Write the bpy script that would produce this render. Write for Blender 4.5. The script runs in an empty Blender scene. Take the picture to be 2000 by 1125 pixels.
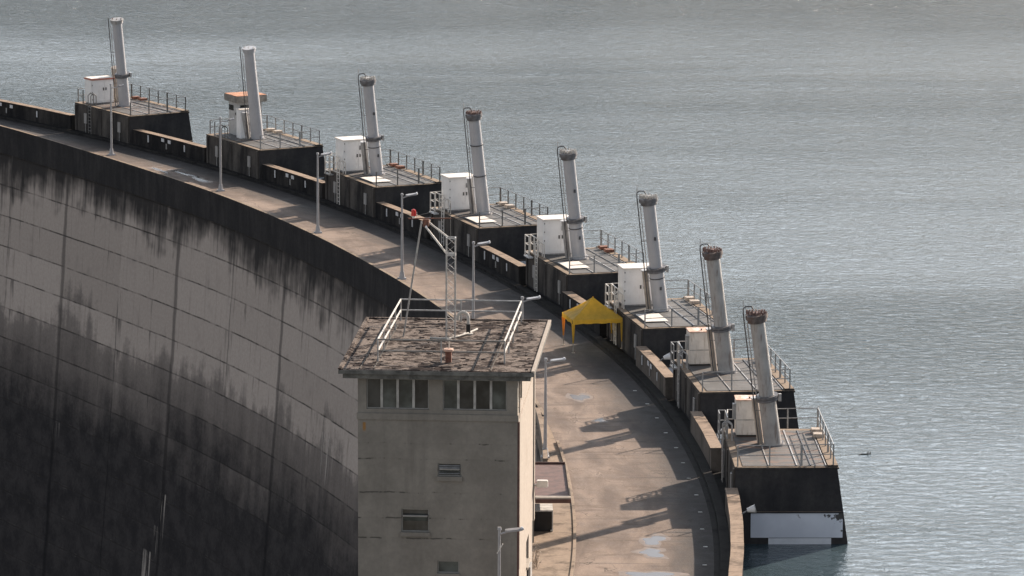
import bpy, bmesh, math, random
from mathutils import Vector, Matrix
S = bpy.context.scene
COL = S.collection
R = math.radians
rnd = random.Random(7)

# ------------------------------------------------------------------ camera
CAM_Z = 50.968
cam = bpy.data.cameras.new('camera'); camo = bpy.data.objects.new('camera', cam); COL.objects.link(camo)
camo.location = (0, 0, CAM_Z)
camo.rotation_euler = (Matrix.Rotation(math.pi/2 - 0.17525, 3, 'X') @ Matrix.Rotation(0.00394, 3, 'Z')).to_euler()
cam.sensor_width = 36; cam.lens = 9000*36/2000; cam.clip_start = 1; cam.clip_end = 20000
S.camera = camo
S.render.resolution_x = 1024; S.render.resolution_y = 576
# ------------------------------------------------------------------ light
SUN_AZ, SUN_EL = R(49.0), R(24.8)
w = bpy.data.worlds.new('World'); S.world = w; w.use_nodes = True
nt = w.node_tree; bg = nt.nodes['Background']
sky = nt.nodes.new('ShaderNodeTexSky'); sky.sky_type = 'NISHITA'; sky.sun_disc = False
sky.sun_elevation = SUN_EL; sky.sun_rotation = math.pi/2 - SUN_AZ
sky.air_density = 0.8; sky.dust_density = 0.6; sky.ozone_density = 1.0
# unseen bright band added to the low sky to brighten the lake; the rest of the sky stays deep
def add_sky_fill():
    N = nt.nodes.new
    tc = N('ShaderNodeTexCoord'); sp = N('ShaderNodeSeparateXYZ'); nt.links.new(tc.outputs['Generated'], sp.inputs[0])
    def mr(src, a, b, lo=0.0, hi=1.0):
        x = N('ShaderNodeMapRange'); x.interpolation_type = 'SMOOTHSTEP'; nt.links.new(src, x.inputs[0])
        for i, v in enumerate((a, b, lo, hi)): x.inputs[1+i].default_value = v
        return x.outputs[0]
    def mul(a, b):
        x = N('ShaderNodeMath'); x.operation = 'MULTIPLY'; nt.links.new(a, x.inputs[0]); nt.links.new(b, x.inputs[1]); return x.outputs[0]
    el = mr(sp.outputs[2], SKY_FILL_TOP, 0.16, 0.0, 1.0)
    dt = N('ShaderNodeVectorMath'); dt.operation = 'DOT_PRODUCT'; nt.links.new(tc.outputs['Generated'], dt.inputs[0]); dt.inputs[1].default_value = (0.34, 0.94, 0.0)
    az = mr(dt.outputs['Value'], 0.45, 0.85)
    no = N('ShaderNodeTexNoise'); mp = N('ShaderNodeMapping'); mp.inputs['Scale'].default_value = (2.2, 2.2, 5.5)
    nt.links.new(tc.outputs['Generated'], mp.inputs[0]); nt.links.new(mp.outputs[0], no.inputs['Vector']); no.inputs['Scale'].default_value = 1.6; no.inputs['Detail'].default_value = 5
    f = mul(mul(mul(el, mr(sp.outputs[2], 0.10, 0.22, 0.30, 1.0)), az), mr(no.outputs['Fac'], 0.25, 0.6, 0.45, 1.0))
    mx = N('ShaderNodeMix'); mx.data_type = 'RGBA'; nt.links.new(f, mx.inputs[0]); hs = N('ShaderNodeHueSaturation'); hs.inputs['Saturation'].default_value = 0.36; nt.links.new(sky.outputs[0], hs.inputs['Color']); nt.links.new(hs.outputs[0], mx.inputs[6]); mx.inputs[7].default_value = SKY_FILL
    nt.links.new(mx.outputs[2], bg.inputs[0])
SKY_FILL = (19.2, 21.0, 22.9, 1); SKY_FILL_TOP = 0.62
add_sky_fill(); bg.inputs[1].default_value = 0.10
sl = bpy.data.lights.new('sun', 'SUN'); sl.energy = 5.0; sl.angle = R(0.6); sl.color = (1.0, 0.83, 0.68)
so = bpy.data.objects.new('sun', sl); COL.objects.link(so)
sv = Vector((math.cos(SUN_AZ)*math.cos(SUN_EL), math.sin(SUN_AZ)*math.cos(SUN_EL), math.sin(SUN_EL)))
so.rotation_euler = sv.to_track_quat('Z', 'Y').to_euler(); so.location = (60, 300, 90)
S.view_settings.view_transform = 'Standard'; S.view_settings.look = 'None'
S.view_settings.exposure = 0.95; S.view_settings.gamma = 1

# ------------------------------------------------------------------ materials
def mat(name):
    m = bpy.data.materials.new(name); m.use_nodes = True
    nt = m.node_tree; b = nt.nodes['Principled BSDF']
    return m, nt, b
class NT:
    def __init__(s, nt): s.nt = nt
    def n(s, t, **k):
        x = s.nt.nodes.new(t)
        for a, v in k.items(): setattr(x, a, v)
        return x
    def l(s, a, b): s.nt.links.new(a, b)
    def setin(s, sock, v):
        if hasattr(v, 'links') or isinstance(v, bpy.types.NodeSocket): s.l(v, sock)
        else: sock.default_value = v
    def math(s, op, a, b=0.0, c=0.0, clamp=False):
        x = s.n('ShaderNodeMath', operation=op, use_clamp=clamp)
        for i, v in enumerate((a, b, c)): s.setin(x.inputs[i], v)
        return x.outputs[0]
    def coord(s, kind='Object'):
        return s.n('ShaderNodeTexCoord').outputs[kind]
    def uv(s): return s.n('ShaderNodeUVMap').outputs[0]
    def scale(s, vec, sc, loc=(0, 0, 0)):
        x = s.n('ShaderNodeMapping'); s.l(vec, x.inputs[0]); x.inputs['Scale'].default_value = sc; x.inputs['Location'].default_value = loc
        return x.outputs[0]
    def noise(s, vec, sc=1.0, detail=4, rough=0.55, dist=0.0):
        x = s.n('ShaderNodeTexNoise'); s.l(vec, x.inputs['Vector']); x.inputs['Scale'].default_value = sc
        x.inputs['Detail'].default_value = detail; x.inputs['Roughness'].default_value = rough; x.inputs['Distortion'].default_value = dist
        return x.outputs['Fac']
    def ramp(s, fac, a, b, lo=0.0, hi=1.0):
        x = s.n('ShaderNodeMapRange'); x.interpolation_type = 'SMOOTHSTEP'
        s.l(fac, x.inputs[0]); x.inputs[1].default_value = a; x.inputs[2].default_value = b; x.inputs[3].default_value = lo; x.inputs[4].default_value = hi
        return x.outputs[0]
    def mix(s, f, a, b, mode='MIX'):
        x = s.n('ShaderNodeMix', data_type='RGBA', blend_type=mode)
        s.setin(x.inputs[0], f)
        for i, v in ((6, a), (7, b)):
            if isinstance(v, tuple): x.inputs[i].default_value = (*v[:3], 1)
            else: s.l(v, x.inputs[i])
        return x.outputs[2]
    def sep(s, v):
        x = s.n('ShaderNodeSeparateXYZ'); s.l(v, x.inputs[0]); return x.outputs
    def comb(s, a, b, c=0.0):
        x = s.n('ShaderNodeCombineXYZ')
        for i, v in enumerate((a, b, c)): s.setin(x.inputs[i], v)
        return x.outputs[0]
    def bump(s, h, strength=0.3, dist=0.05):
        x = s.n('ShaderNodeBump'); s.l(h, x.inputs['Height']); x.inputs['Strength'].default_value = strength; x.inputs['Distance'].default_value = dist
        return x.outputs[0]
M = {}
def simple(key, col, rough=0.6, metal=0.0, var=0.18, sc=3.0, dirt=None, dirt_amt=0.45, streak=False, emit=None, bump=0.15):
    m, nt, b = mat(key); t = NT(nt)
    co = t.coord()
    v1 = t.noise(co, sc, 5, 0.6)
    dark = tuple(c*(1-var*1.6) for c in col); light = tuple(min(1, c*(1+var)) for c in col)
    c = t.mix(t.ramp(v1, 0.3, 0.7), dark, light)
    if dirt:
        v2 = t.noise(t.scale(co, (3.5, 3.5, 0.5) if streak else (1.3, 1.3, 1.3)), 1.6, 6, 0.65)
        c = t.mix(t.ramp(v2, 0.62-0.25*dirt_amt, 0.86-0.25*dirt_amt), c, dirt)
    t.l(c, b.inputs['Base Color'])
    b.inputs['Roughness'].default_value = rough; b.inputs['Metallic'].default_value = metal
    if bump: t.l(t.bump(t.noise(co, sc*6, 3), bump, 0.02), b.inputs['Normal'])
    if emit:
        b.inputs['Emission Color'].default_value = (*emit[:3], 1); b.inputs['Emission Strength'].default_value = emit[3]
    M[key] = m; return m
def concrete(key, light, dark, amt=0.5, streak=True, top=None, uvbase=False, topdirt=0.35, rough=0.9):
    """vertical faces weathered by algae, horizontal tops cleaner; stains run down"""
    m, nt, b = mat(key); t = NT(nt)
    co = t.coord()
    big = t.noise(co, 0.35, 5, 0.6)
    st = t.noise(t.scale(co, (1.1, 1.1, 0.22)), 1.0, 7, 0.62, 0.3)
    fine = t.noise(co, 5.0, 5, 0.65)
    f = t.math('ADD', t.math('MULTIPLY', st, 0.6), t.math('MULTIPLY', big, 0.4))
    f = t.ramp(f, 0.58-0.36*amt, 0.86-0.36*amt)
    c = t.mix(f, light, dark)
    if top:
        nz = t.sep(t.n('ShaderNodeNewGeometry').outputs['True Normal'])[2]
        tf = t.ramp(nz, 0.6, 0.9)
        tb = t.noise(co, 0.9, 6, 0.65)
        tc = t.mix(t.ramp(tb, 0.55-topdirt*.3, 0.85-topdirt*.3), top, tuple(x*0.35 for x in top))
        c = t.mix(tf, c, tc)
    c = t.mix(t.ramp(fine, 0.25, 0.75), t.mix(1.0, c, (0.78, 0.78, 0.78), 'MULTIPLY'), c)
    t.l(c, b.inputs['Base Color']); b.inputs['Roughness'].default_value = rough; b.inputs['Specular IOR Level'].default_value = 0.12
    t.l(t.bump(fine, 0.4, 0.03), b.inputs['Normal'])
    M[key] = m; return m

concrete('pier_concrete', (0.070, 0.066, 0.065), (0.040, 0.039, 0.042), 0.70, top=(0.30, 0.24, 0.185))  # dark pier tones lifted to stand in for haze
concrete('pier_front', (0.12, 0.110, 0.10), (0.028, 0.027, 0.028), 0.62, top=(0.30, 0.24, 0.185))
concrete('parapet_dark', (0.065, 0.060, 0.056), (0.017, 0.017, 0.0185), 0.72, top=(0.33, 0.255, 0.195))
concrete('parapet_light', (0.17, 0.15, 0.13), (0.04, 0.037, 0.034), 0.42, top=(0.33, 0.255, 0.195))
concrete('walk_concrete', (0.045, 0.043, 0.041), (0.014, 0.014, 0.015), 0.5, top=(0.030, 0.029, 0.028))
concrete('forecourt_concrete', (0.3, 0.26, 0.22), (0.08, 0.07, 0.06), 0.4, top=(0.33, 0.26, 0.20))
concrete('tower_wall', (0.42, 0.385, 0.33), (0.27, 0.25, 0.215), 0.45)
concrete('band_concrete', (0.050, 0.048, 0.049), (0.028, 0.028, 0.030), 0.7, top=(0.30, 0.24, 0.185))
concrete('sunlit_wall', (0.43, 0.385, 0.335), (0.30, 0.255, 0.21), 0.25)  # lighter copy of the tower wall paint, sunlight put into the colour
simple('grey_paint', (0.45, 0.452, 0.468), 0.42, 0.1, 0.05, 1.0, dirt=(0.30, 0.28, 0.27), dirt_amt=0.15, streak=True, bump=0.05)
simple('grey_paint_worn', (0.40, 0.395, 0.385), 0.5, 0.1, 0.10, 1.2, dirt=(0.22, 0.19, 0.17), dirt_amt=0.6, streak=True, bump=0.05)
simple('collar_metal', (0.17, 0.17, 0.18), 0.55, 0.3, 0.2, 4, dirt=(0.08, 0.07, 0.065), dirt_amt=0.5)
simple('rust_metal', (0.20, 0.085, 0.055), 0.8, 0.1, 0.3, 6, dirt=(0.09, 0.055, 0.045), dirt_amt=0.6)
simple('flange_brown', (0.14, 0.12, 0.115), 0.7, 0.2, 0.25, 6, dirt=(0.12, 0.07, 0.055), dirt_amt=0.5)
simple('bolt_grey', (0.45, 0.44, 0.42), 0.5, 0.3, 0.2, 8)
simple('bolt_red', (0.17, 0.105, 0.092), 0.7, 0.1, 0.4, 9, dirt=(0.5, 0.42, 0.38), dirt_amt=0.5)
simple('pipe_dark', (0.10, 0.10, 0.105), 0.5, 0.4, 0.1, 3)
simple('pipe_light', (0.40, 0.39, 0.38), 0.5, 0.3, 0.1, 3)
simple('stub_beige', (0.44, 0.38, 0.32), 0.6, 0.0, 0.12, 3, dirt=(0.22, 0.17, 0.13), dirt_amt=0.5, streak=True)
simple('galvanised', (0.34, 0.34, 0.335), 0.5, 0.45, 0.15, 4)
simple('rail_dark', (0.17, 0.165, 0.155), 0.6, 0.35, 0.15, 4)
simple('rail_white', (0.66, 0.63, 0.58), 0.5, 0.0, 0.10, 4)
simple('cabinet_white', (0.84, 0.835, 0.82), 0.45, 0.0, 0.04, 1.2, dirt=(0.50, 0.47, 0.42), dirt_amt=0.25, streak=True, bump=0.02)
simple('cabinet_beige', (0.70, 0.66, 0.60), 0.55, 0.0, 0.08, 2.0, dirt=(0.36, 0.29, 0.22), dirt_amt=0.45, streak=True, bump=0.05)
simple('cabinet_seam', (0.42, 0.41, 0.39), 0.6)
simple('louvre_grey', (0.26, 0.26, 0.26), 0.6)
simple('handle_dark', (0.10, 0.10, 0.10), 0.5, 0.5)
simple('roof_red', (0.48, 0.17, 0.12), 0.6, 0.0, 0.2, 4)
simple('roof_pink', (0.62, 0.40, 0.30), 0.7, 0.0, 0.2, 4, dirt=(0.75, 0.7, 0.65), dirt_amt=0.6)
simple('roof_orange', (0.50, 0.23, 0.125), 0.8, 0.0, 0.25, 2, dirt=(0.42, 0.26, 0.17), dirt_amt=0.5)
simple('house_concrete', (0.25, 0.235, 0.21), 0.9, 0.0, 0.2, 3, dirt=(0.13, 0.12, 0.11), dirt_amt=0.5, streak=True)
simple('house_wall', (0.46, 0.46, 0.45), 0.8, 0.0, 0.08, 3, dirt=(0.26, 0.25, 0.24), dirt_amt=0.4, streak=True)
simple('white_sheet', (0.78, 0.74, 0.68), 0.6, 0.0, 0.06, 1, dirt=(0.55, 0.45, 0.36), dirt_amt=0.3)
simple('white_paint', (0.72, 0.74, 0.78), 0.75, 0.0, 0.06, 1.5, bump=0.05)
simple('sign_white', (0.62, 0.63, 0.64), 0.5, 0.0, 0.05)
simple('sign_grey', (0.30, 0.295, 0.285), 0.6, 0.0, 0.1)
simple('black_steel', (0.016, 0.016, 0.017), 0.5, 0.2)
simple('white_frame', (0.62, 0.62, 0.60), 0.5)
simple('mullion_pale', (0.36, 0.355, 0.335), 0.6)
simple('red_brown', (0.11, 0.055, 0.045), 0.75, 0.0, 0.18, 2.5, dirt=(0.06, 0.035, 0.03), dirt_amt=0.5)
simple('red_lamp', (0.55, 0.02, 0.015), 0.3, 0.0, 0.05, emit=None)
simple('gloss_white', (0.85, 0.86, 0.88), 0.15, 0.0, 0.02)
simple('lamp_grey', (0.36, 0.36, 0.37), 0.5, 0.35, 0.08)
simple('rope_white', (0.62, 0.58, 0.52), 0.8)
simple('tower_fascia', (0.13, 0.13, 0.12), 0.9, 0.0, 0.25, 2, dirt=(0.05, 0.05, 0.048), dirt_amt=0.6)
simple('frame_grey', (0.24, 0.235, 0.22), 0.7, 0.0, 0.1)
simple('stud_white', (0.5, 0.5, 0.48), 0.5)
simple('tent_leg', (0.45, 0.40, 0.34), 0.5, 0.3)
simple('leaf', (0.20, 0.21, 0.13), 0.8, 0.0, 0.4, 20)
simple('twig', (0.42, 0.36, 0.30), 0.9, 0.0, 0.2, 20)
simple('wood_dark', (0.06, 0.05, 0.04), 0.9)
simple('hose', (0.50, 0.48, 0.44), 0.7)
simple('roof_moss', (0.060, 0.045, 0.038), 0.98, 0.0, 0.35, 5, bump=0.4)
simple('soil', (0.25, 0.24, 0.215), 0.95, 0.0, 0.3, 0.03, dirt=(0.12, 0.12, 0.085), dirt_amt=0.5)
simple('valley_grass', (0.022, 0.032, 0.026), 0.95, 0.0, 0.4, 0.03)

def glass(key, col, rough=0.12):
    m, nt, b = mat(key); t = NT(nt)
    v = t.noise(t.coord(), 0.9, 3)
    t.l(t.mix(t.ramp(v, 0.35, 0.65), col, tuple(c*2.6+0.01 for c in col)), b.inputs['Base Color'])
    b.inputs['Roughness'].default_value = rough; b.inputs['Specular IOR Level'].default_value = 0.35
    M[key] = m
glass('glass', (0.018, 0.019, 0.018)); glass('glass_light', (0.035, 0.04, 0.037))

def fabric(key, col, tr=0.45):
    m, nt, b = mat(key); t = NT(nt)
    v = t.noise(t.coord(), 2.5, 4)
    c = t.mix(t.ramp(v, 0.3, 0.7), tuple(x*0.85 for x in col), col)
    t.l(c, b.inputs['Base Color']); b.inputs['Roughness'].default_value = 0.55
    tl = t.n('ShaderNodeBsdfTranslucent'); t.l(c, tl.inputs[0])
    mx = t.n('ShaderNodeMixShader'); mx.inputs[0].default_value = tr
    t.l(b.outputs[0], mx.inputs[1]); t.l(tl.outputs[0], mx.inputs[2]); t.l(mx.outputs[0], nt.nodes['Material Output'].inputs[0])
    M[key] = m
fabric('tent_yellow', (0.95, 0.68, 0.12), 0.68); fabric('tent_backlit', (0.85, 0.36, 0.05), 0.4)  # second fabric is the yellow one recoloured orange for sun shining through

def grating(key, rust):
    m, nt, b = mat(key); t = NT(nt)
    co = t.coord(); x, y, z = t.sep(co)
    bars = t.math('ABSOLUTE', t.math('SUBTRACT', t.math('FRACT', t.math('MULTIPLY', y, 2.1)), 0.5))
    pan = t.noise(t.comb(t.math('FLOOR', t.math('MULTIPLY', x, 0.7)), t.math('FLOOR', t.math('MULTIPLY', y, 0.95)), 0.0), 1.7, 0)
    base = t.mix(t.ramp(pan, 0.35, 0.65), (0.065, 0.067, 0.068), (0.105, 0.106, 0.106))
    base = t.mix(t.ramp(bars, 0.42, 0.49), base, (0.035, 0.035, 0.035))
    rn = t.noise(t.scale(co, (0.5, 1.6, 1)), 1.0, 5, 0.6)
    c = t.mix(t.ramp(rn, 0.66-rust*0.3, 0.80-rust*0.3), base, (0.155, 0.10, 0.075))
    n2 = t.noise(co, 2.2, 6, 0.7)
    c = t.mix(t.ramp(n2, 0.55, 0.85), c, (0.14, 0.125, 0.11))
    t.l(c, b.inputs['Base Color']); b.inputs['Roughness'].default_value = 0.75
    M[key] = m
grating('grating_grey', 0.02); grating('grating_mid', 0.35); grating('grating_rust', 0.6)

def road_mat():
    m, nt, b = mat('road_surface'); t = NT(nt)
    uv = t.uv(); u, v, _ = t.sep(uv)
    n1 = t.noise(t.scale(uv, (0.16, 0.5, 1)), 1.0, 6, 0.6, 0.4)
    n2 = t.noise(uv, 1.1, 6, 0.65)
    n3 = t.noise(uv, 9.0, 4, 0.7)
    n4 = t.noise(t.scale(uv, (0.9, 0.22, 1), (7, 3, 0)), 1.0, 5, 0.6, 0.8)
    c = t.mix(t.ramp(n1, 0.34, 0.68), (0.14, 0.106, 0.085), (0.285, 0.220, 0.175))
    c = t.mix(t.math('MULTIPLY', t.ramp(n4, 0.52, 0.68), 0.65), c, (0.115, 0.084, 0.066))
    c = t.mix(t.math('MULTIPLY', t.ramp(n2, 0.62, 0.74), 0.45), c, (0.09, 0.07, 0.058))
    c = t.mix(t.math('MULTIPLY', t.ramp(n2, 0.26, 0.38, 1, 0), 0.5), c, (0.40, 0.32, 0.25))
    # slab joints across and along the deck, wobbly and partly worn away
    wob = t.math('MULTIPLY', t.math('SUBTRACT', n2, 0.5), 0.25)
    ju = t.math('ABSOLUTE', t.math('SUBTRACT', t.math('FRACT', t.math('DIVIDE', t.math('ADD', u, wob), 4.72)), 0.5))
    jl = t.ramp(ju, 0.006, 0.014, 1, 0)
    jl = t.math('MULTIPLY', jl, t.ramp(n4, 0.35, 0.55, 0.2, 0.8))
    c = t.mix(t.math('MULTIPLY', jl, 0.75), c, (0.07, 0.058, 0.05))
    # wandering hairline cracks
    vo = t.n('ShaderNodeTexVoronoi', feature='DISTANCE_TO_EDGE'); wv = t.n('ShaderNodeVectorMath', operation='ADD')
    sc_ = t.scale(uv, (0.20, 0.30, 1)); nz_ = t.n('ShaderNodeTexNoise'); t.l(sc_, nz_.inputs['Vector']); nz_.inputs['Scale'].default_value = 3.0; nz_.inputs['Detail'].default_value = 5
    t.l(sc_, wv.inputs[0]); t.l(nz_.outputs['Color'], wv.inputs[1]); t.l(wv.outputs[0], vo.inputs['Vector']); vo.inputs['Scale'].default_value = 1.0
    cr = t.math('MULTIPLY', t.ramp(vo.outputs['Distance'], 0.004, 0.014, 1, 0), t.ramp(n1, 0.45, 0.6, 0.0, 0.7))
    c = t.mix(cr, c, (0.055, 0.045, 0.038))
    # grime by the parapet gutter, darkened further to paint in its shade
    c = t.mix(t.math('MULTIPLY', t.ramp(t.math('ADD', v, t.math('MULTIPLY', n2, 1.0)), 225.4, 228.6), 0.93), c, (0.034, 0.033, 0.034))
    c = t.mix(t.ramp(n3, 0.3, 0.7), t.mix(1.0, c, (0.80, 0.80, 0.80), 'MULTIPLY'), c)
    t.l(c, b.inputs['Base Color'])
    t.l(t.ramp(n2, 0.3, 0.8, 0.92, 0.7), b.inputs['Roughness'])
    t.l(t.bump(t.math('ADD', n3, t.math('MULTIPLY', n2, 1.5)), 0.5, 0.03), b.inputs['Normal'])
    b.inputs['Specular IOR Level'].default_value = 0.25
    M['road'] = m
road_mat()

def dam_mat():
    m, nt, b = mat('dam_face_concrete'); t = NT(nt)
    uv = t.uv(); u, z, _ = t.sep(uv)
    big = t.noise(t.scale(uv, (0.07, 0.10, 1)), 1.0, 5, 0.6)
    med = t.noise(uv, 0.5, 6, 0.65)
    fine = t.noise(uv, 4.0, 5, 0.7)
    streak = t.noise(t.scale(uv, (1.9, 0.10, 1)), 1.0, 6, 0.7)
    streak2 = t.noise(t.scale(uv, (0.55, 0.05, 1), (30, 0, 0)), 1.0, 4, 0.6)
    # each lift and monolith has its own tint
    lift = t.math('FLOOR', t.math('DIVIDE', t.math('ADD', z, 103.09), 2.40))
    mono = t.math('FLOOR', t.math('DIVIDE', t.math('SUBTRACT', u, 16.46), 10.065))
    tint = t.noise(t.comb(t.math('MULTIPLY', mono, 3.3), t.math('MULTIPLY', lift, 5.7)), 1.0, 1)
    c = t.mix(t.ramp(tint, 0.3, 0.7), (0.375, 0.332, 0.300), (0.45, 0.400, 0.363))
    c = t.mix(t.math('MULTIPLY', t.ramp(streak, 0.52, 0.72), 0.35), c, (0.15, 0.135, 0.127))
    c = t.mix(t.math('MULTIPLY', t.ramp(med, 0.56, 0.75), 0.4), c, (0.19, 0.17, 0.158))
    # dark patches hanging below each lift line
    zl = t.math('FRACT', t.math('DIVIDE', t.math('ADD', z, 103.09), 2.40))
    hang = t.math('MULTIPLY', t.ramp(zl, 0.25, 1.0), t.ramp(t.math('MULTIPLY', streak, streak2), 0.30, 0.40))
    c = t.mix(t.math('MULTIPLY', hang, 0.75), c, (0.055, 0.052, 0.050))
    # algae below the crest band: drips of uneven length
    dz = t.math('ADD', z, t.math('MULTIPLY', t.math('SUBTRACT', streak, 0.5), 4.0))
    dz = t.math('ADD', dz, t.math('MULTIPLY', t.math('SUBTRACT', streak2, 0.5), 5.0))
    dz = t.math('ADD', dz, t.math('MULTIPLY', t.math('SUBTRACT', med, 0.5), 4.0))
    dz = t.math('ADD', dz, t.math('MULTIPLY', t.math('SUBTRACT', big, 0.5), 9.0))
    c = t.mix(t.math('MULTIPLY', t.ramp(dz, -5.6, -4.0), 0.45), c, (0.07, 0.066, 0.064))
    c = t.mix(t.math('MULTIPLY', t.ramp(dz, -5.2, -2.3), 0.93), c, (0.028, 0.0275, 0.029))
    # seepage stain over the lower face
    lz = t.math('ADD', z, t.math('MULTIPLY', t.math('SUBTRACT', streak2, 0.5), 7.0))
    lz = t.math('ADD', lz, t.math('MULTIPLY', t.math('SUBTRACT', med, 0.5), 4.0))
    lz = t.math('ADD', lz, t.math('MULTIPLY', t.math('SUBTRACT', tint, 0.5), 6.0))
    lz = t.math('ADD', lz, t.math('MULTIPLY', t.math('SUBTRACT', big, 0.5), 8.0))
    stain = t.ramp(lz, -12.6, -22.0)
    c = t.mix(t.math('MULTIPLY', t.ramp(lz, -12.4, -14.4), 0.62), c, (0.105, 0.096, 0.093))
    c = t.mix(t.math('MULTIPLY', stain, 0.97), c, t.mix(t.ramp(med, 0.35, 0.65), (0.022, 0.022, 0.025), (0.046, 0.044, 0.046)))
    # lift joints and monolith joints
    wob = t.math('MULTIPLY', t.math('SUBTRACT', med, 0.5), 0.10)
    ld = t.math('MULTIPLY', t.math('ABSOLUTE', t.math('SUBTRACT', t.math('FRACT', t.math('ADD', t.math('DIVIDE', t.math('ADD', z, t.math('ADD', 103.09, wob)), 2.40), 0.5)), 0.5)), 2.40)
    ll = t.math('MULTIPLY', t.ramp(ld, 0.02, 0.085, 1, 0), t.ramp(t.noise(uv, 0.35, 5, 0.7), 0.35, 0.62, 0.12, 0.85))
    c = t.mix(ll, c, (0.035, 0.033, 0.032))
    # pale lime line in the stained zone joints
    c = t.mix(t.math('MULTIPLY', t.math('MULTIPLY', t.ramp(t.math('ABSOLUTE', t.math('SUBTRACT', ld, 0.09)), 0.02, 0.05, 1, 0), stain), t.ramp(t.noise(uv, 0.8, 4), 0.54, 0.70, 0.0, 0.6)), c, (0.11, 0.10, 0.097))
    uw = t.math('ADD', u, t.math('MULTIPLY', t.math('SUBTRACT', t.noise(t.scale(uv, (0.1, 0.35, 1)), 1.0, 3), 0.5), 0.5))
    jd = t.math('MULTIPLY', t.math('ABSOLUTE', t.math('SUBTRACT', t.math('FRACT', t.math('ADD', t.math('DIVIDE', t.math('SUBTRACT', uw, 16.46), 20.13), 0.5)), 0.5)), 20.13)
    jw = t.math('ADD', 0.12, t.math('MULTIPLY', t.noise(t.scale(uv, (0.02, 0.2, 1), (0, 9, 0)), 1.0, 4), 0.55))
    jm = t.math('SUBTRACT', 1.0, t.math('DIVIDE', jd, jw), clamp=True)
    jm = t.math('MULTIPLY', t.ramp(jm, 0.0, 0.7), 0.62)
    c = t.mix(jm, c, t.mix(stain, (0.055, 0.051, 0.050), (0.012, 0.012, 0.014)))
    jd2 = t.math('MULTIPLY', t.math('ABSOLUTE', t.math('SUBTRACT', t.math('FRACT', t.math('DIVIDE', t.math('SUBTRACT', uw, 16.46), 20.13)), 0.5)), 20.13)
    c = t.mix(t.math('MULTIPLY', t.ramp(jd2, 0.04, 0.16, 1, 0), t.ramp(t.noise(t.scale(uv, (0.1, 0.14, 1), (5, 5, 0)), 1.0, 4, 0.7), 0.42, 0.62, 0.0, 0.6)), c, t.mix(stain, (0.085, 0.079, 0.076), (0.012, 0.012, 0.014)))
    # lime runs with places of their own
    for (uc, zc, du, dzz, amt) in LIME:
        fu = t.ramp(t.math('ABSOLUTE', t.math('SUBTRACT', u, uc)), du*0.6, du, 1, 0)
        top = t.ramp(z, zc, zc-0.15)
        fall = t.ramp(t.math('ADD', z, t.math('MULTIPLY', t.math('SUBTRACT', streak, 0.5), dzz*3.0)), zc-dzz, zc-dzz*0.3)
        thin = t.ramp(t.noise(t.scale(uv, (4.2, 0.12, 1), (uc, 0, 0)), 1.0, 4, 0.7), 0.50, 0.60)
        f = t.math('MULTIPLY', t.math('MULTIPLY', fu, top), t.math('MULTIPLY', fall, thin))
        c = t.mix(t.math('MULTIPLY', f, amt), c, (0.42, 0.39, 0.36))
    c = t.mix(t.ramp(fine, 0.25, 0.75), t.mix(1.0, c, (0.82, 0.82, 0.82), 'MULTIPLY'), c)
    t.l(c, b.inputs['Base Color']); b.inputs['Roughness'].default_value = 0.92; b.inputs['Specular IOR Level'].default_value = 0.12
    h = t.math('ADD', t.math('MULTIPLY', fine, 0.4), t.math('MULTIPLY', ll, -1.0))
    t.l(t.bump(h, 0.5, 0.05), b.inputs['Normal'])
    M['dam'] = m
RC = 222.0
def arc(deg): return RC*R(deg)
LIME = [(arc(22.2), -12.9, 2.4, 3.2, 0.9), (arc(30.15), -23.3, 0.7, 3.6, 0.8), (arc(30.75), -28.0, 0.9, 5.0, 0.95), (arc(30.4), -25.9, 0.5, 2.0, 0.7), (arc(35.3), -21.5, 0.8, 2.0, 0.35)]
dam_mat()

def roof_mat():
    m, nt, b = mat('roof_concrete'); t = NT(nt)
    co = t.coord()
    n1 = t.noise(t.scale(co, (1.0, 1.15, 1)), 1.25, 5, 0.62, 0.3)
    n2 = t.noise(co, 9.0, 5, 0.75)
    n3 = t.noise(co, 0.5, 4)
    c = t.mix(t.ramp(n2, 0.35, 0.65), (0.085, 0.072, 0.065), (0.255, 0.215, 0.188))
    f = t.math('MULTIPLY', t.ramp(t.math('ADD', n1, t.math('MULTIPLY', t.math('SUBTRACT', t.noise(t.scale(co, (3.0, 4.5, 1)), 1.0, 3), 0.5), 0.35)), 0.50, 0.53), 0.94)
    c = t.mix(f, c, (0.030, 0.022, 0.020))
    c = t.mix(t.math('MULTIPLY', t.ramp(n3, 0.5, 0.7), 0.25), c, (0.34, 0.29, 0.25))
    t.l(c, b.inputs['Base Color']); b.inputs['Roughness'].default_value = 0.95; b.inputs['Specular IOR Level'].default_value = 0.05
    t.l(t.bump(n2, 0.9, 0.05), b.inputs['Normal'])
    M['roof'] = m
roof_mat()

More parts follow.
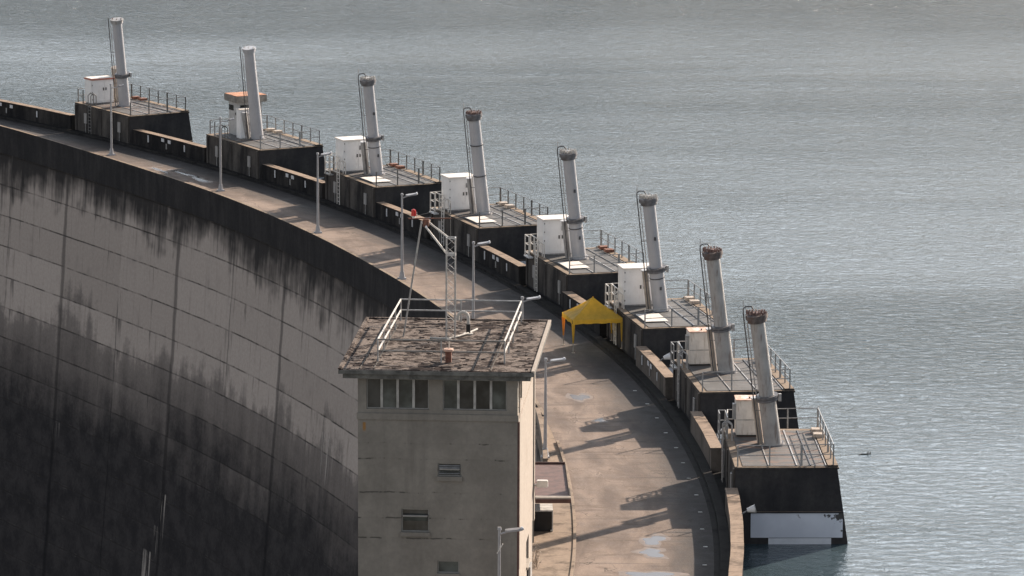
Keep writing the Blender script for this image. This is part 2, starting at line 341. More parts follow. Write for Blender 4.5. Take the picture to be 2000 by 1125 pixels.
def tower_front():  # same wall paint, darkened for the faces in shade
    m, nt, b = mat('tower_render'); t = NT(nt)
    co = t.coord(); x, y, z = t.sep(co)
    n1 = t.noise(co, 0.55, 6, 0.6); n2 = t.noise(co, 6, 5, 0.65)
    st = t.noise(t.scale(co, (1.6, 1.6, 0.15)), 1.0, 6, 0.65)
    c = t.mix(t.ramp(n1, 0.3, 0.72), (0.185, 0.172, 0.150), (0.255, 0.238, 0.208))
    c = t.mix(t.math('MULTIPLY', t.ramp(st, 0.52, 0.74), 0.5), c, (0.14, 0.13, 0.115))
    for zc in (9.1, 8.4, 4.85, 5.75, 2.6, 6.9):
        wz = t.math('ADD', z, t.math('MULTIPLY', t.math('SUBTRACT', t.noise(t.scale(co, (1.5, 1.5, 0.2)), 1.0, 4), 0.5), 0.16))
        f = t.ramp(t.math('ABSOLUTE', t.math('SUBTRACT', wz, zc)), 0.01, 0.05, 1, 0)
        f = t.math('MULTIPLY', f, t.ramp(t.noise(t.scale(co, (1.0, 1.0, 0.01), (zc, 0, 0)), 1.0, 4, 0.7), 0.47, 0.56, 0.05, 0.85))
        c = t.mix(f, c, (0.05, 0.047, 0.042))
    rx = t.ramp(t.math('ABSOLUTE', t.math('SUBTRACT', x, -3.22)), 0.03, 0.10, 1, 0)
    rz = t.math('MULTIPLY', t.ramp(z, 9.55, 9.75), t.ramp(z, 9.98, 10.05, 1, 0))
    c = t.mix(t.math('MULTIPLY', rx, rz), c, (0.28, 0.15, 0.05))
    c = t.mix(t.ramp(n2, 0.25, 0.75), t.mix(1.0, c, (0.86, 0.86, 0.86), 'MULTIPLY'), c)
    t.l(c, b.inputs['Base Color']); b.inputs['Roughness'].default_value = 0.9
    t.l(t.bump(n2, 0.3, 0.02), b.inputs['Normal'])
    M['tower_front'] = m
tower_front()

def water_mat():
    m, nt, b = mat('lake_water'); t = NT(nt)
    co = t.coord()
    rot = t.n('ShaderNodeMapping'); t.l(co, rot.inputs[0]); rot.inputs['Rotation'].default_value = (0, 0, R(-14)); rot.inputs['Scale'].default_value = (0.75, 1.0, 1)
    v = rot.outputs[0]
    w1 = t.noise(v, 1.7, 4, 0.62, 0.8)
    w2 = t.noise(v, 4.6, 2, 0.55, 0.4)
    w3 = t.noise(v, 0.33, 2, 0.5)
    patch = t.noise(t.scale(co, (0.005, 0.020, 1), (3.1, 1.7, 0)), 1.0, 4, 0.55, 0.5)
    amp = t.ramp(patch, 0.38, 0.62, 0.72, 1.7)
    # open water beyond the lee of the dam is wind-ruffled
    yy = t.math('ADD', t.sep(co)[1], t.math('MULTIPLY', t.math('SUBTRACT', patch, 0.5), 160.0))
    amp = t.math('ADD', amp, t.ramp(yy, 375, 500, 0.0, 2.5))
    h = t.math('ADD', t.math('ADD', t.math('MULTIPLY', w1, 1.25), t.math('MULTIPLY', w2, 0.22)), t.math('MULTIPLY', w3, 1.0))
    h = t.math('MULTIPLY', h, amp)
    bmp = t.n('ShaderNodeBump'); t.l(h, bmp.inputs['Height']); bmp.inputs['Strength'].default_value = 1.0; bmp.inputs['Distance'].default_value = WAVE
    t.l(bmp.outputs[0], b.inputs['Normal'])
    c = t.mix(t.ramp(patch, 0.35, 0.65), (0.047, 0.072, 0.084), (0.027, 0.053, 0.064))
    t.l(c, b.inputs['Base Color'])
    b.inputs['Roughness'].default_value = 0.10; b.inputs['IOR'].default_value = 1.333
    M['water'] = m
WAVE = 0.088
water_mat()
def puddle_mat():
    m, nt, b = mat('puddle_water'); t = NT(nt)
    b.inputs['Base Color'].default_value = (0.05, 0.045, 0.04, 1); b.inputs['Roughness'].default_value = 0.22; b.inputs['IOR'].default_value = 1.2; b.inputs['Specular IOR Level'].default_value = 0.3
    b.inputs['Base Color'].default_value = (0.12, 0.115, 0.12, 1)
    M['puddle'] = m
    m, nt, b = mat('damp_road'); t = NT(nt)
    t.l(t.mix(t.ramp(t.noise(t.coord(), 3.0, 5), 0.3, 0.7), (0.13, 0.095, 0.072), (0.19, 0.145, 0.113)), b.inputs['Base Color']); b.inputs['Roughness'].default_value = 0.6
    M['damp'] = m
puddle_mat()

# ------------------------------------------------------------------ mesh helpers
class MB:
    def __init__(s): s.v = []; s.f = []; s.smooth = set(); s.uvs = None
    def add(s, vs, fs, smooth=False):
        o = len(s.v); s.v += [tuple(v) for v in vs]
        for f in fs:
            if smooth: s.smooth.add(len(s.f))
            s.f.append([i+o for i in f])
        return s
    def box(s, x0, x1, y0, y1, z0, z1):
        vs = [(x, y, z) for z in (z0, z1) for (x, y) in ((x0, y0), (x1, y0), (x1, y1), (x0, y1))]
        return s.add(vs, [(3, 2, 1, 0), (4, 5, 6, 7), (0, 1, 5, 4), (1, 2, 6, 5), (2, 3, 7, 6), (3, 0, 4, 7)])
    def tube(s, p0, p1, r0, r1=None, n=12, caps=True):
        r1 = r0 if r1 is None else r1
        p0 = Vector(p0); p1 = Vector(p1); d = (p1-p0).normalized()
        a = d.orthogonal().normalized(); b = d.cross(a)
        vs = []
        for p, r in ((p0, r0), (p1, r1)):
            for k in range(n):
                th = 2*math.pi*k/n; vs.append(p + a*math.cos(th)*r + b*math.sin(th)*r)
        s.add(vs, [(k, (k+1) % n, n+(k+1) % n, n+k) for k in range(n)], True)
        if caps: s.add(vs[:n], [tuple(reversed(range(n)))]); s.add(vs[n:], [tuple(range(n))])
        return s
    def path(s, pts, r, n=6):
        for a, b in zip(pts[:-1], pts[1:]): s.tube(a, b, r, r, n)
        return s
    def bar(s, p0, p1, w, h=None):
        """square bar along a line"""
        h = h or w; p0 = Vector(p0); p1 = Vector(p1); d = (p1-p0).normalized()
        up = Vector((0, 0, 1)) if abs(d.z) < 0.95 else Vector((0, 1, 0))
        a = d.cross(up).normalized(); b = a.cross(d)
        vs = [p + a*i*w/2 + b*j*h/2 for p in (p0, p1) for (i, j) in ((-1, -1), (1, -1), (1, 1), (-1, 1))]
        return s.add(vs, [(3, 2, 1, 0), (4, 5, 6, 7), (0, 1, 5, 4), (1, 2, 6, 5), (2, 3, 7, 6), (3, 0, 4, 7)])
    def prism_y(s, poly, y0, y1):
        """poly in (x, z), extruded along y"""
        n = len(poly); vs = [(x, y0, z) for x, z in poly] + [(x, y1, z) for x, z in poly]
        return s.add(vs, [tuple(range(n)), tuple(reversed(range(n, 2*n)))] + [(k, n+k, n+(k+1) % n, (k+1) % n) for k in range(n)])
    def prism_z(s, poly, z0, z1):
        n = len(poly); vs = [(x, y, z0) for x, y in poly] + [(x, y, z1) for x, y in poly]
        return s.add(vs, [tuple(reversed(range(n))), tuple(range(n, 2*n))] + [(k, (k+1) % n, n+(k+1) % n, n+k) for k in range(n)])
    def build(s, name, m, parent=None, fix=True, bevel=0.0):
        me = bpy.data.meshes.new(name); me.from_pydata(s.v, [], s.f)
        for i in s.smooth: me.polygons[i].use_smooth = True
        if fix:
            bm = bmesh.new(); bm.from_mesh(me); bmesh.ops.recalc_face_normals(bm, faces=bm.faces)
            if bevel: bmesh.ops.bevel(bm, geom=list(bm.edges), offset=bevel, segments=2, affect='EDGES', clamp_overlap=True)
            bm.to_mesh(me); bm.free()
        if s.smooth: me.set_sharp_from_angle(angle=R(40))
        if s.uvs:
            ul = me.uv_layers.new(name='UVMap')
            for lp in me.loops: ul.data[lp.index].uv = s.uvs[lp.vertex_index]
        if m: me.materials.append(M[m] if isinstance(m, str) else m)
        o = bpy.data.objects.new(name, me); COL.objects.link(o)
        if parent: o.parent = parent
        return o
def tag(o, label=None, cat=None, group=None, kind=None):
    if label: o['label'] = label
    if cat: o['category'] = cat
    if group: o['group'] = group
    if kind: o['kind'] = kind
    return o
def thing(name, label, cat, loc=(0, 0, 0), rz=0.0, group=None):
    o = bpy.data.objects.new(name, None); COL.objects.link(o); o.location = loc; o.rotation_euler = (0, 0, rz)
    o.empty_display_size = 0.3
    return tag(o, label, cat, group)

# ------------------------------------------------------------------ site geometry
CX, CY = -218.53, 221.81
def pol(r, deg, z=0.0): return (CX + r*math.cos(R(deg)), CY + r*math.sin(R(deg)), z)
ZR = -0.40          # road surface
def drift(a):
    T = [(-14, -.25), (-3.6, -.19), (.7, .04), (5.8, .14), (10.4, .33), (20, .38), (29, .5), (35, .7), (45, .9), (66, 1.0)]
    if a <= T[0][0]: return T[0][1]
    for (a0, r0), (a1, r1) in zip(T[:-1], T[1:]):
        if a <= a1: return r0 + (r1-r0)*(a-a0)/(a1-a0)
    return T[-1][1]
def polr(r, deg, z=0.0): return pol(r + drift(deg), deg, z)
def redge(a):
    T = [(-14, 221.45), (-3, 221.56), (1, 221.64), (4, 221.8), (7, 222.05), (15.8, 222.55), (18.4, 222.75), (20.8, 222.95), (23.2, 223.35), (25.9, 223.75), (28.3, 224.2), (31.3, 224.6), (33.7, 225.15), (36, 225.9), (38.5, 227.08), (42, 228.2), (66, 229)]
    if a <= T[0][0]: return T[0][1]
    for (a0, r0), (a1, r1) in zip(T[:-1], T[1:]):
        if a <= a1:
            k = (a-a0)/(a1-a0); return r0 + (r1-r0)*k
    return T[-1][1]
def redge_s(a): return sum(redge(a+d) for d in (-1.2, -0.6, 0, 0.6, 1.2))/5
A0, A1 = -14.0, 62.0
def strip(name, r0, r1, z, a0=A0, a1=A1, m='road', step=0.5, nr=1):
    b = MB(); n = int(round((a1-a0)/step)); b.uvs = []
    for i in range(n+1):
        a = a0 + (a1-a0)*i/n; ra = r0(a) if callable(r0) else r0; rb = r1(a) if callable(r1) else r1
        for j in range(nr+1):
            r = ra + (rb-ra)*j/nr; b.v.append(pol(r, a, z)); b.uvs.append((arc(a), r))
    for i in range(n):
        for j in range(nr):
            k = i*(nr+1)+j; b.f.append([k, k+1, k+nr+2, k+nr+1])
    o = b.build(name, m, fix=False)
    return o
def solid_arc(name, r0, r1, z0, z1, a0, a1, m, parent=None, step=0.4):
    b = MB(); n = max(1, int(round((a1-a0)/step)))
    f0 = r0 if callable(r0) else (lambda a: r0); f1 = r1 if callable(r1) else (lambda a: r1)
    for i in range(n+1):
        a = a0+(a1-a0)*i/n
        for (r, z) in ((f0(a), z0), (f1(a), z0), (f1(a), z1), (f0(a), z1)): b.v.append(pol(r, a, z))
    for i in range(n):
        k = 4*i
        for j in range(4): b.f.append([k+j, k+(j+1) % 4, k+4+(j+1) % 4, k+4+j])
    b.f.append([3, 2, 1, 0]); k = 4*n; b.f.append([k, k+1, k+2, k+3])
    return b.build(name, m, parent)

# ---- ground, water, road (the setting)
WZ = -2.05
def water_sheet():
    b = MB(); n = 60; b.uvs = []
    for i in range(n+1):
        a = -19.5 + 85.5*i/n
        for r in (229.2, 4500.0): b.v.append(pol(r, a, WZ)); b.uvs.append((0, 0))
    for i in range(n): k = 2*i; b.f.append([k, k+1, k+3, k+2])
    b.uvs = None
    return tag(b.build('water', 'water', fix=False), kind='structure')
water_sheet()
def valley():
    """downstream valley floor and banks, rising to the abutments at both ends of the dam"""
    sm = lambda x: 0 if x <= 0 else (1 if x >= 1 else x*x*(3-2*x))
    rs = [0, 60, 110, 150, 180, 200, 215, 224, 232, 245, 270, 320, 400, 520, 700, 1000, 1500, 2400, 3600]
    b = MB(); n = 144; m = len(rs)
    for i in range(n+1):
        a = -180 + 360*i/n
        for r in rs:
            lake = sm((a+20)/8)*sm((66-a)/8)                       # inside the reservoir sector
            low = sm((a+110)/30)*sm((-8-a)/10)                      # open side the picture is taken from
            hill = 230*sm((r-140)/900) + 22*math.sin(a*0.11+r*0.012)*sm((r-200)/300) + 12*math.sin(a*0.31+r*0.03)*sm((r-160)/200)
            z = -82 + hill*(1-0.72*low)*(1-lake)
            for c0 in (64, -18):
                z += (-0.5-z)*math.exp(-((a-c0)/7.0)**2)*sm((r-150)/70)*sm((330-r)/80) if z < -0.5 else 0
            b.v.append(pol(max(r, 0.01), a, z))
    for i in range(n):
        for j in range(m-1): k = i*m+j; b.f.append([k, k+1, k+m+1, k+m])
    for i in range(len(b.f)): b.smooth.add(i)
    tag(b.build('ground', 'soil', fix=False), kind='structure')
valley()
def hills():
    """far shore ridges round the lake"""
    b = MB(); n = 120; rows = [(2600, WZ-1), (2720, 120), (2950, 330), (3300, 560), (3800, 760)]
    r2 = random.Random(3)
    hz = [0.6+0.5*math.sin(i*0.21+1)*math.sin(i*0.083)+0.18*math.sin(i*0.9)+r2.uniform(-.05, .05) for i in range(n+1)]
    for i in range(n+1):
        a = -75 + 210*i/n
        for (r, z) in rows: b.v.append(pol(r + 60*math.sin(i*0.5+r), a, z*hz[i] if z > 0 else z))
    m = len(rows)
    for i in range(n):
        for j in range(m-1): k = i*m+j; b.f.append([k, k+1, k+m+1, k+m])
    tag(b.build('hills', 'valley_grass', fix=False), kind='structure')
hills()
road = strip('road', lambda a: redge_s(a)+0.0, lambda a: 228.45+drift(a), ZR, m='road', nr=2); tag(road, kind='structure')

# ---- the dam itself
dam = thing('concrete_dam', 'long curved grey concrete dam with stained lift joints holding back the lake', 'dam', pol(222, 20, 0))
dam_inv = Vector(dam.location)
def under(o):
    o.parent = dam; o.matrix_parent_inverse = Matrix.Translation(-dam_inv); return o
def dam_face():
    b = MB(); b.uvs = []
    zs = [-2.12] + [-2.12 - 0.6*i for i in range(1, 6)] + [-6 - 2.40*i for i in range(0, 32)]
    n = 190
    for i in range(n+1):
        a = A0 + (A1-A0)*i/n
        for z in zs:
            r = redge_s(a) + 0.22 - 0.072*(-z-2.12) - 0.0004*(-z-2.12)**2
            b.v.append(pol(r, a, z+ZR)); b.uvs.append((arc(a), z))
    m = len(zs)
    for i in range(n):
        for j in range(m-1): k = i*m+j; b.f.append([k, k+m, k+m+1, k+1])
    return under(b.build('downstream_face', 'dam', fix=False))
dam_face()
under(solid_arc('crest_band', lambda a: redge_s(a)-0.02, lambda a: redge_s(a)+1.6, ZR-2.12, ZR-0.004, A0, A1, 'band_concrete'))
# narrow raised nosing along the open edge of the deck
under(solid_arc('edge_nosing', lambda a: redge_s(a)-0.05, lambda a: redge_s(a)+0.16, ZR-0.30, ZR+0.05, 7.2, A1, 'band_concrete'))
under(solid_arc('crest_core', lambda a: redge_s(a)+1.61, lambda a: 229.84+drift(a), -26, ZR-0.006, A0, A1, 'walk_concrete'))
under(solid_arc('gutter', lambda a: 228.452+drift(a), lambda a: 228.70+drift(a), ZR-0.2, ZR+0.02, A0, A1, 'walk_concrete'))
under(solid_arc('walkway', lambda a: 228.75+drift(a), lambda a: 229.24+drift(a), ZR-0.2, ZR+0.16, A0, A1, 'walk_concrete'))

# ---- intake gates --------------------------------------------------------
G = [(-30.4065, 358.1629, 0.5596), (-19.0259, 340.3841, 0.4905), (-9.5843, 322.8638, 0.4171), (-1.9138, 305.3825, 0.3550),
     (4.2579, 287.6507, 0.2755), (8.8499, 269.4080, 0.2013), (11.9084, 250.4798, 0.1168), (13.4209, 231.1842, 0.0210)]
GA = [35.93, 30.72, 25.81, 21.1, 16.46, 11.82, 7.09, 2.31]
ORD = ['farthest', 'second farthest', 'third farthest', 'fourth farthest', 'fourth nearest', 'third nearest', 'second nearest', 'nearest']
ZP = 1.9
def gate_thing(i, name, label, cat, group, z=0.0):
    gx, gy, a = G[i]; return thing(name, label, cat, (gx, gy, z), a, group)

def make_pier(i):
    far = i in (6, 7)
    extra = ['with a rusty edge and small white cabinet', 'carrying the little house with the orange roof', 'with a white sheet by its front corner',
             'behind the red beacon lamp', 'with a white sheet, just beyond the yellow tent', 'directly behind the yellow tent', 'with rust brown and grey floor panels',
             'with the white painted band at its waterline'][i]
    t = gate_thing(i, 'intake_pier', '%s dark concrete intake pier, %s' % (ORD[i], extra), 'pier', 'intake piers along the upstream side of the dam')
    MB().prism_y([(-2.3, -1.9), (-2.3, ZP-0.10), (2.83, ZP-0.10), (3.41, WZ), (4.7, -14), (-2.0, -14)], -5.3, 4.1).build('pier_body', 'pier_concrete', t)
    # cap slab, 3 mm proud; cheek facing the road is paler
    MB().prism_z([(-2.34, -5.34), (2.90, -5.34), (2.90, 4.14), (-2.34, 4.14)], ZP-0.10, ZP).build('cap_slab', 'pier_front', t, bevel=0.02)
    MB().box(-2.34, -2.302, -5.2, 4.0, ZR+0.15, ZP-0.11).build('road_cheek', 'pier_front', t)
    # pilasters on the road side
    for y in (-5.0, -0.4, 3.8):
        MB().box(-2.40, -2.345, y-0.16, y+0.16, ZR+0.15, ZP-0.12).build('pilaster', 'pier_front', t)
    g = MB().box(-1.92, 2.28, -5.1, 3.55, ZP+0.002, ZP+0.03).build('floor_grating', ['grating_rust', 'grating_mid', 'grating_mid', 'grating_mid', 'grating_grey', 'grating_grey', 'grating_mid', 'grating_rust'][i], t)
    for x, w_, mm in ((-0.62, 0.06, 'pipe_light'), (0.80, 0.06, 'pipe_light'), (1.5, 0.05, 'pipe_dark'), (2.26, 0.05, 'pipe_light')):
        MB().box(x-w_/2, x+w_/2, -5.08, -0.6 if x < 0 else 3.5, ZP+0.032, ZP+0.07).build('floor_seam', mm, t)
    # concrete curb along the lake side with low blocks
    MB().box(2.34, 2.86, -5.25, 4.05, ZP+0.002, ZP+0.10).build('lake_curb', 'pier_front', t)
    for y in (1.7, 2.9):
        MB().box(2.2, 2.75, y-0.28, y+0.28, ZP+0.104, ZP+0.28).build('hinge_block', 'stub_beige' if i % 2 else 'rust_metal', t)
    if i in (2, 4, 5, 3):
        MB().box(-1.82, -0.42, -3.72, -1.25, ZP+0.075, ZP+0.11).build('white_floor_sheet', 'white_sheet', t, bevel=0.01)
    # painted band and beam at the waterline on the near cheek
    MB().box(-1.5, 3.13, -5.345, -5.303, -1.71, -0.45).build('white_band', 'white_band', t)
    MB().box(-0.6, 2.56, -5.335, -5.303, WZ-0.1, -1.74).build('lower_white_band', 'white_paint', t)
    MB().box(-1.52, 3.06, -5.40, -5.302, -0.44, -0.37).build('drip_ledge', 'pier_concrete', t)
    for y in (-3.65, 2.1):
        p = MB().box(-2.43, -2.347, y-0.22, y+0.22, 0.45, 1.25).build('access_panel', 'sign_grey', t, bevel=0.01)
        MB().tube((-2.38, y, ZR+0.15), (-2.38, y, 0.45), 0.035, n=8).build('conduit', 'galvanised', p)
    return t

def band_mat():
    m, nt, b = mat('white_band'); t = NT(nt)
    co = t.coord(); x, y, z = t.sep(co)
    n = t.noise(co, 2.6, 6, 0.7); n2 = t.noise(co, 0.8, 3)
    edge = t.math('ADD', t.ramp(x, 1.7, 3.1, 0, 0.20), t.ramp(z, -1.2, -0.6, -0.10, 0.06))
    f = t.ramp(t.math('ADD', n, edge), 0.70, 0.73)
    c = t.mix(t.ramp(n2, 0.3, 0.7), (0.62, 0.65, 0.72), (0.70, 0.73, 0.80))
    c = t.mix(f, c, (0.07, 0.068, 0.065))
    t.l(c, b.inputs['Base Color']); b.inputs['Roughness'].default_value = 0.8
    M['white_band'] = m
band_mat()

def rail_run(t, pts, h=1.05, sp=1.65, pr=0.035, rr=0.024, mp='galvanised', mr='galvanised', heavy=()):
    """posts and rails along a polyline (local)"""
    pts = [Vector(p) for p in pts]; k = 0
    for a, b in zip(pts[:-1], pts[1:]):
        L = (b-a).length; n = max(1, round(L/sp))
        for j in range(n):
            p = a + (b-a)*j/n
            MB().bar(p, p+Vector((0, 0, h)), (0.11 if k in heavy else pr*2), pr*2).build('post', mp, t); k += 1
        for z in (h, h*0.52):
            MB().tube(a+Vector((0, 0, z)), b+Vector((0, 0, z)), rr, n=8).build('rail', mr, t)
    p = pts[-1]; MB().bar(p, p+Vector((0, 0, h)), pr*2).build('post', mp, t)

def make_railing(i):
    t = gate_thing(i, 'guard_railing', 'two-rail grey steel guard railing round the %s pier platform' % ORD[i], 'railing', 'pier platform railings', ZP+0.1)
    rail_run(t, [(-2.18, -5.18, -0.08), (2.62, -5.18, 0.0), (2.62, 3.9, 0.0), (-2.1, 3.9, -0.08), (-2.18, 2.9, -0.08)], mp='rail_dark' if i in (0, 2, 3) else 'galvanised', heavy=(2, 5, 9))
    return t

def make_ladder(i):
    gr = 'access ladders up the piers'
    t = gate_thing(i, 'access_ladder', 'short steel access ladder with top hoops on the road side of the %s pier' % ORD[i], 'ladder', gr)
    y0 = 1.1
    mm = 'rail_white' if i in (2, 3, 4, 5) else 'galvanised'
    for y in (y0-0.2, y0+0.25):
        MB().path([(-2.52, y, ZR+0.17), (-2.52, y, 2.75), (-2.30, y, 2.95), (-2.05, y, 2.75), (-2.05, y, 1.94)], 0.035, 8).build('stile', mm if i not in (0, 1) else 'rail_dark', t)
    for k in range(8):
        z = ZR + 0.4 + 0.27*k; MB().tube((-2.52, y0-0.2, z), (-2.52, y0+0.25, z), 0.02, n=6).build('rung', mm, t)
    return t

def make_gate_cage(i):
    t = gate_thing(i, 'safety_gate', 'small pale metal safety gate beside the cabinet on the %s pier' % ORD[i], 'gate', 'safety gates at the ladder tops', ZP)
    mm = 'rail_white' if i in (2, 3, 4, 5) else 'galvanised'
    for (x, y) in ((-2.25, 1.6), (-2.25, 2.5), (-2.25, 3.4), (-2.6, 3.4), (-2.6, 2.5)):
        MB().bar((x, y, -0.15), (x, y, 1.15), 0.07).build('post', mm, t)
    for z in (1.13, 0.6, 0.05):
        MB().bar((-2.25, 1.6, z), (-2.25, 3.4, z), 0.05).build('rail', mm, t)
        MB().bar((-2.25, 3.4, z+0.004), (-2.6, 3.4, z+0.004), 0.05).build('rail', mm, t)
        MB().bar((-2.6, 3.4, z), (-2.6, 2.5, z), 0.05).build('rail', mm, t)
    MB().box(-2.66, -2.345, 2.4, 3.5, -0.24, -0.16).build('step_plate', 'sign_white' if i in (3, 4) else 'galvanised', t)
    return t

def make_hoist(i):
    a = G[i][2]
    look = ['with a plain cap and pale stub pipe behind it', 'smooth and plain, beside the little orange-roofed house', 'with pale fittings on its head',
            'with reddish bolts and two thin dark straps', 'with white fittings and a pipe bend on its head', 'white-bolted, rising over the yellow tent',
            'with red bolts, standing above a beige cabinet', 'streaked, with red-rimmed head, on the rusty platform'][i]
    t = gate_thing(i, 'hoist_cylinder', '%s leaning grey hoist cylinder, %s' % (ORD[i], look), 'hoist cylinder', 'leaning gate hoist cylinders on the piers', ZP)
    B = Vector((0, 0, 0.0)); T = Vector((-1.02, -0.76, 7.0)); ax = (T-B).normalized(); L = (T-B).length
    W = Vector((-math.cos(a), math.sin(a), 0)); P = lambda s: B + ax*s
    paint = 'grey_paint_worn' if i >= 6 else 'grey_paint'
    col = i not in (1, 3)
    cs = [2.55, 0, 2.75, 0, 2.65, 2.65, 2.65, 2.6][i]
    n = 28
    MB().tube(P(-0.02)-Vector((0, 0, 0.0)), P(0.12), 0.60, 0.56, n).build('base_flange', 'collar_metal', t)
    if col:
        MB().tube(P(0.08), P(cs-0.12), 0.455, 0.43, n).build('lower_casing', paint, t)
        c = MB().tube(P(cs-0.14), P(cs-0.02), 0.56, n=n).tube(P(cs+0.02), P(cs+0.14), 0.58, n=n).tube(P(cs-0.06), P(cs+0.06), 0.50, n=n).build('collar', 'collar_metal', t)
        MB().box(-0.07, 0.07, -0.1, 0.1, -0.18, 0.20).build('lug', 'pipe_light', c).location = P(cs) - W*0.66
        MB().tube(P(cs+0.12), P(L-0.30), 0.385, 0.375, n).build('upper_cylinder', paint, t)
    else:
        MB().tube(P(0.08), P(L-0.26), 0.47 if i == 1 else 0.44, 0.38, n).build('cylinder', paint, t)
        if i == 3:
            for s in (2.75, 4.9): MB().tube(P(s), P(s+0.06), 0.465, n=n).build('strap', 'pipe_dark', t)
    # long weld bead and small fittings on the face turned to the road
    if i in (2, 4, 5):
        for s in (4.6, 1.5):
            q = P(s) + Vector((0.05, -0.40, 0)); MB().box(q.x-0.06, q.x+0.06, q.y-0.08, q.y+0.05, q.z-0.1, q.z+0.1).build('fitting', 'pipe_dark', t)
        MB().tube(P(2.1), P(2.16), 0.462, n=n).build('strap', 'pipe_dark', t)
    # head
    if i in (0, 1):
        hd = MB().tube(P(L-0.32), P(L-0.10), 0.47, n=n).tube(P(L-0.10), P(L), 0.52, n=n).build('head_cap', 'grey_paint_worn' if i == 0 else 'grey_paint', t)
        nb = 6
        bm_ = MB()
        for k in range(nb):
            th = 2*math.pi*k/nb; q = P(L) + Vector((math.cos(th)*.38, math.sin(th)*.38, 0)); bm_.tube(q, q+Vector((0, 0, 0.07)), 0.04, n=6)
        bm_.build('bolt_ring', 'bolt_red' if i == 0 else 'bolt_grey', hd)
    else:
        hd = MB().tube(P(L-0.42), P(L-0.24), 0.50, n=n).tube(P(L-0.24), P(L-0.02), 0.57, n=n).build('head_flange', 'collar_metal' if i not in (6, 7) else 'flange_brown', t)
        bm_ = MB()
        for rr_, nb in ((0.49, 18), (0.28, 9)):
            for k in range(nb):
                th = 2*math.pi*k/nb + rr_; q = P(L-0.02) + Vector((math.cos(th)*rr_, math.sin(th)*rr_, 0))
                hh = 0.13 + 0.08*rnd.random(); bm_.tube(q, q+Vector((0, 0, hh)), 0.045, n=6)
        bm_.tube(P(L-0.02), P(L+0.08), 0.2, n=12)
        bm_.build('bolt_ring', 'bolt_red' if i in (3, 6, 7) else 'bolt_grey', hd)
    # hydraulic pipes from the head down the left side, with hook at the top
    Bq = B + W*0.72; Tq = P(L) + W*0.66
    off = Vector((W.y, -W.x, 0))*0.0 + W*0.14
    up = Vector((0, 0, 0.28))
    hook = [Bq, Tq, Tq+up*0.9, Tq+up*1.3-W*0.14, Tq+up*1.3-W*0.42, Tq+up*0.7-W*0.52] if i >= 2 else [Bq, Tq, Tq+up*0.3]
    MB().path(hook, 0.034, 8).build('hydraulic_pipe', 'pipe_dark', t)
    MB().path([Bq-off*1.2, P(L-0.5)+W*0.52], 0.026, 8).build('hydraulic_pipe', 'pipe_light', t)
    if i >= 2: MB().tube(Tq, Tq+up*2.4, 0.018, n=6).build('vent_tip', 'pipe_light', t)
    br = MB()
    for s in (1.9, 4.4):
        k = s/L; q = Bq.lerp(Tq, k); br.bar(q, P(s)+W*0.3, 0.035)
    br.build('pipe_bracket', 'collar_metal', t)
    # pale guide pipe beside the lower half
    if i == 0:
        MB().tube(Vector((0.75, 2.6, 0)), Vector((0.35, 2.3, 2.75)), 0.30, n=18).tube(Vector((0.35, 2.3, 2.75)), Vector((0.34, 2.29, 2.80)), 0.34, n=18).build('guide_pipe', 'stub_beige', t)
    else:
        h = {1: 2.0, 2: 2.35}.get(i, 2.45)
        b0 = B + W*0.62 + Vector((0, 0.35, 0)); MB().tube(b0, b0+Vector((-0.36, -0.27, h)), 0.20 if i in (1, 2) else 0.17, n=16).build('guide_pipe', 'stub_beige' if i > 4 else 'grey_paint_worn', t)
        MB().tube(b0+Vector((-0.36, -0.27, h)), b0+Vector((-0.365, -0.275, h+0.05)), 0.22, n=16).build('pipe_cap', 'sign_white', t)
    return t

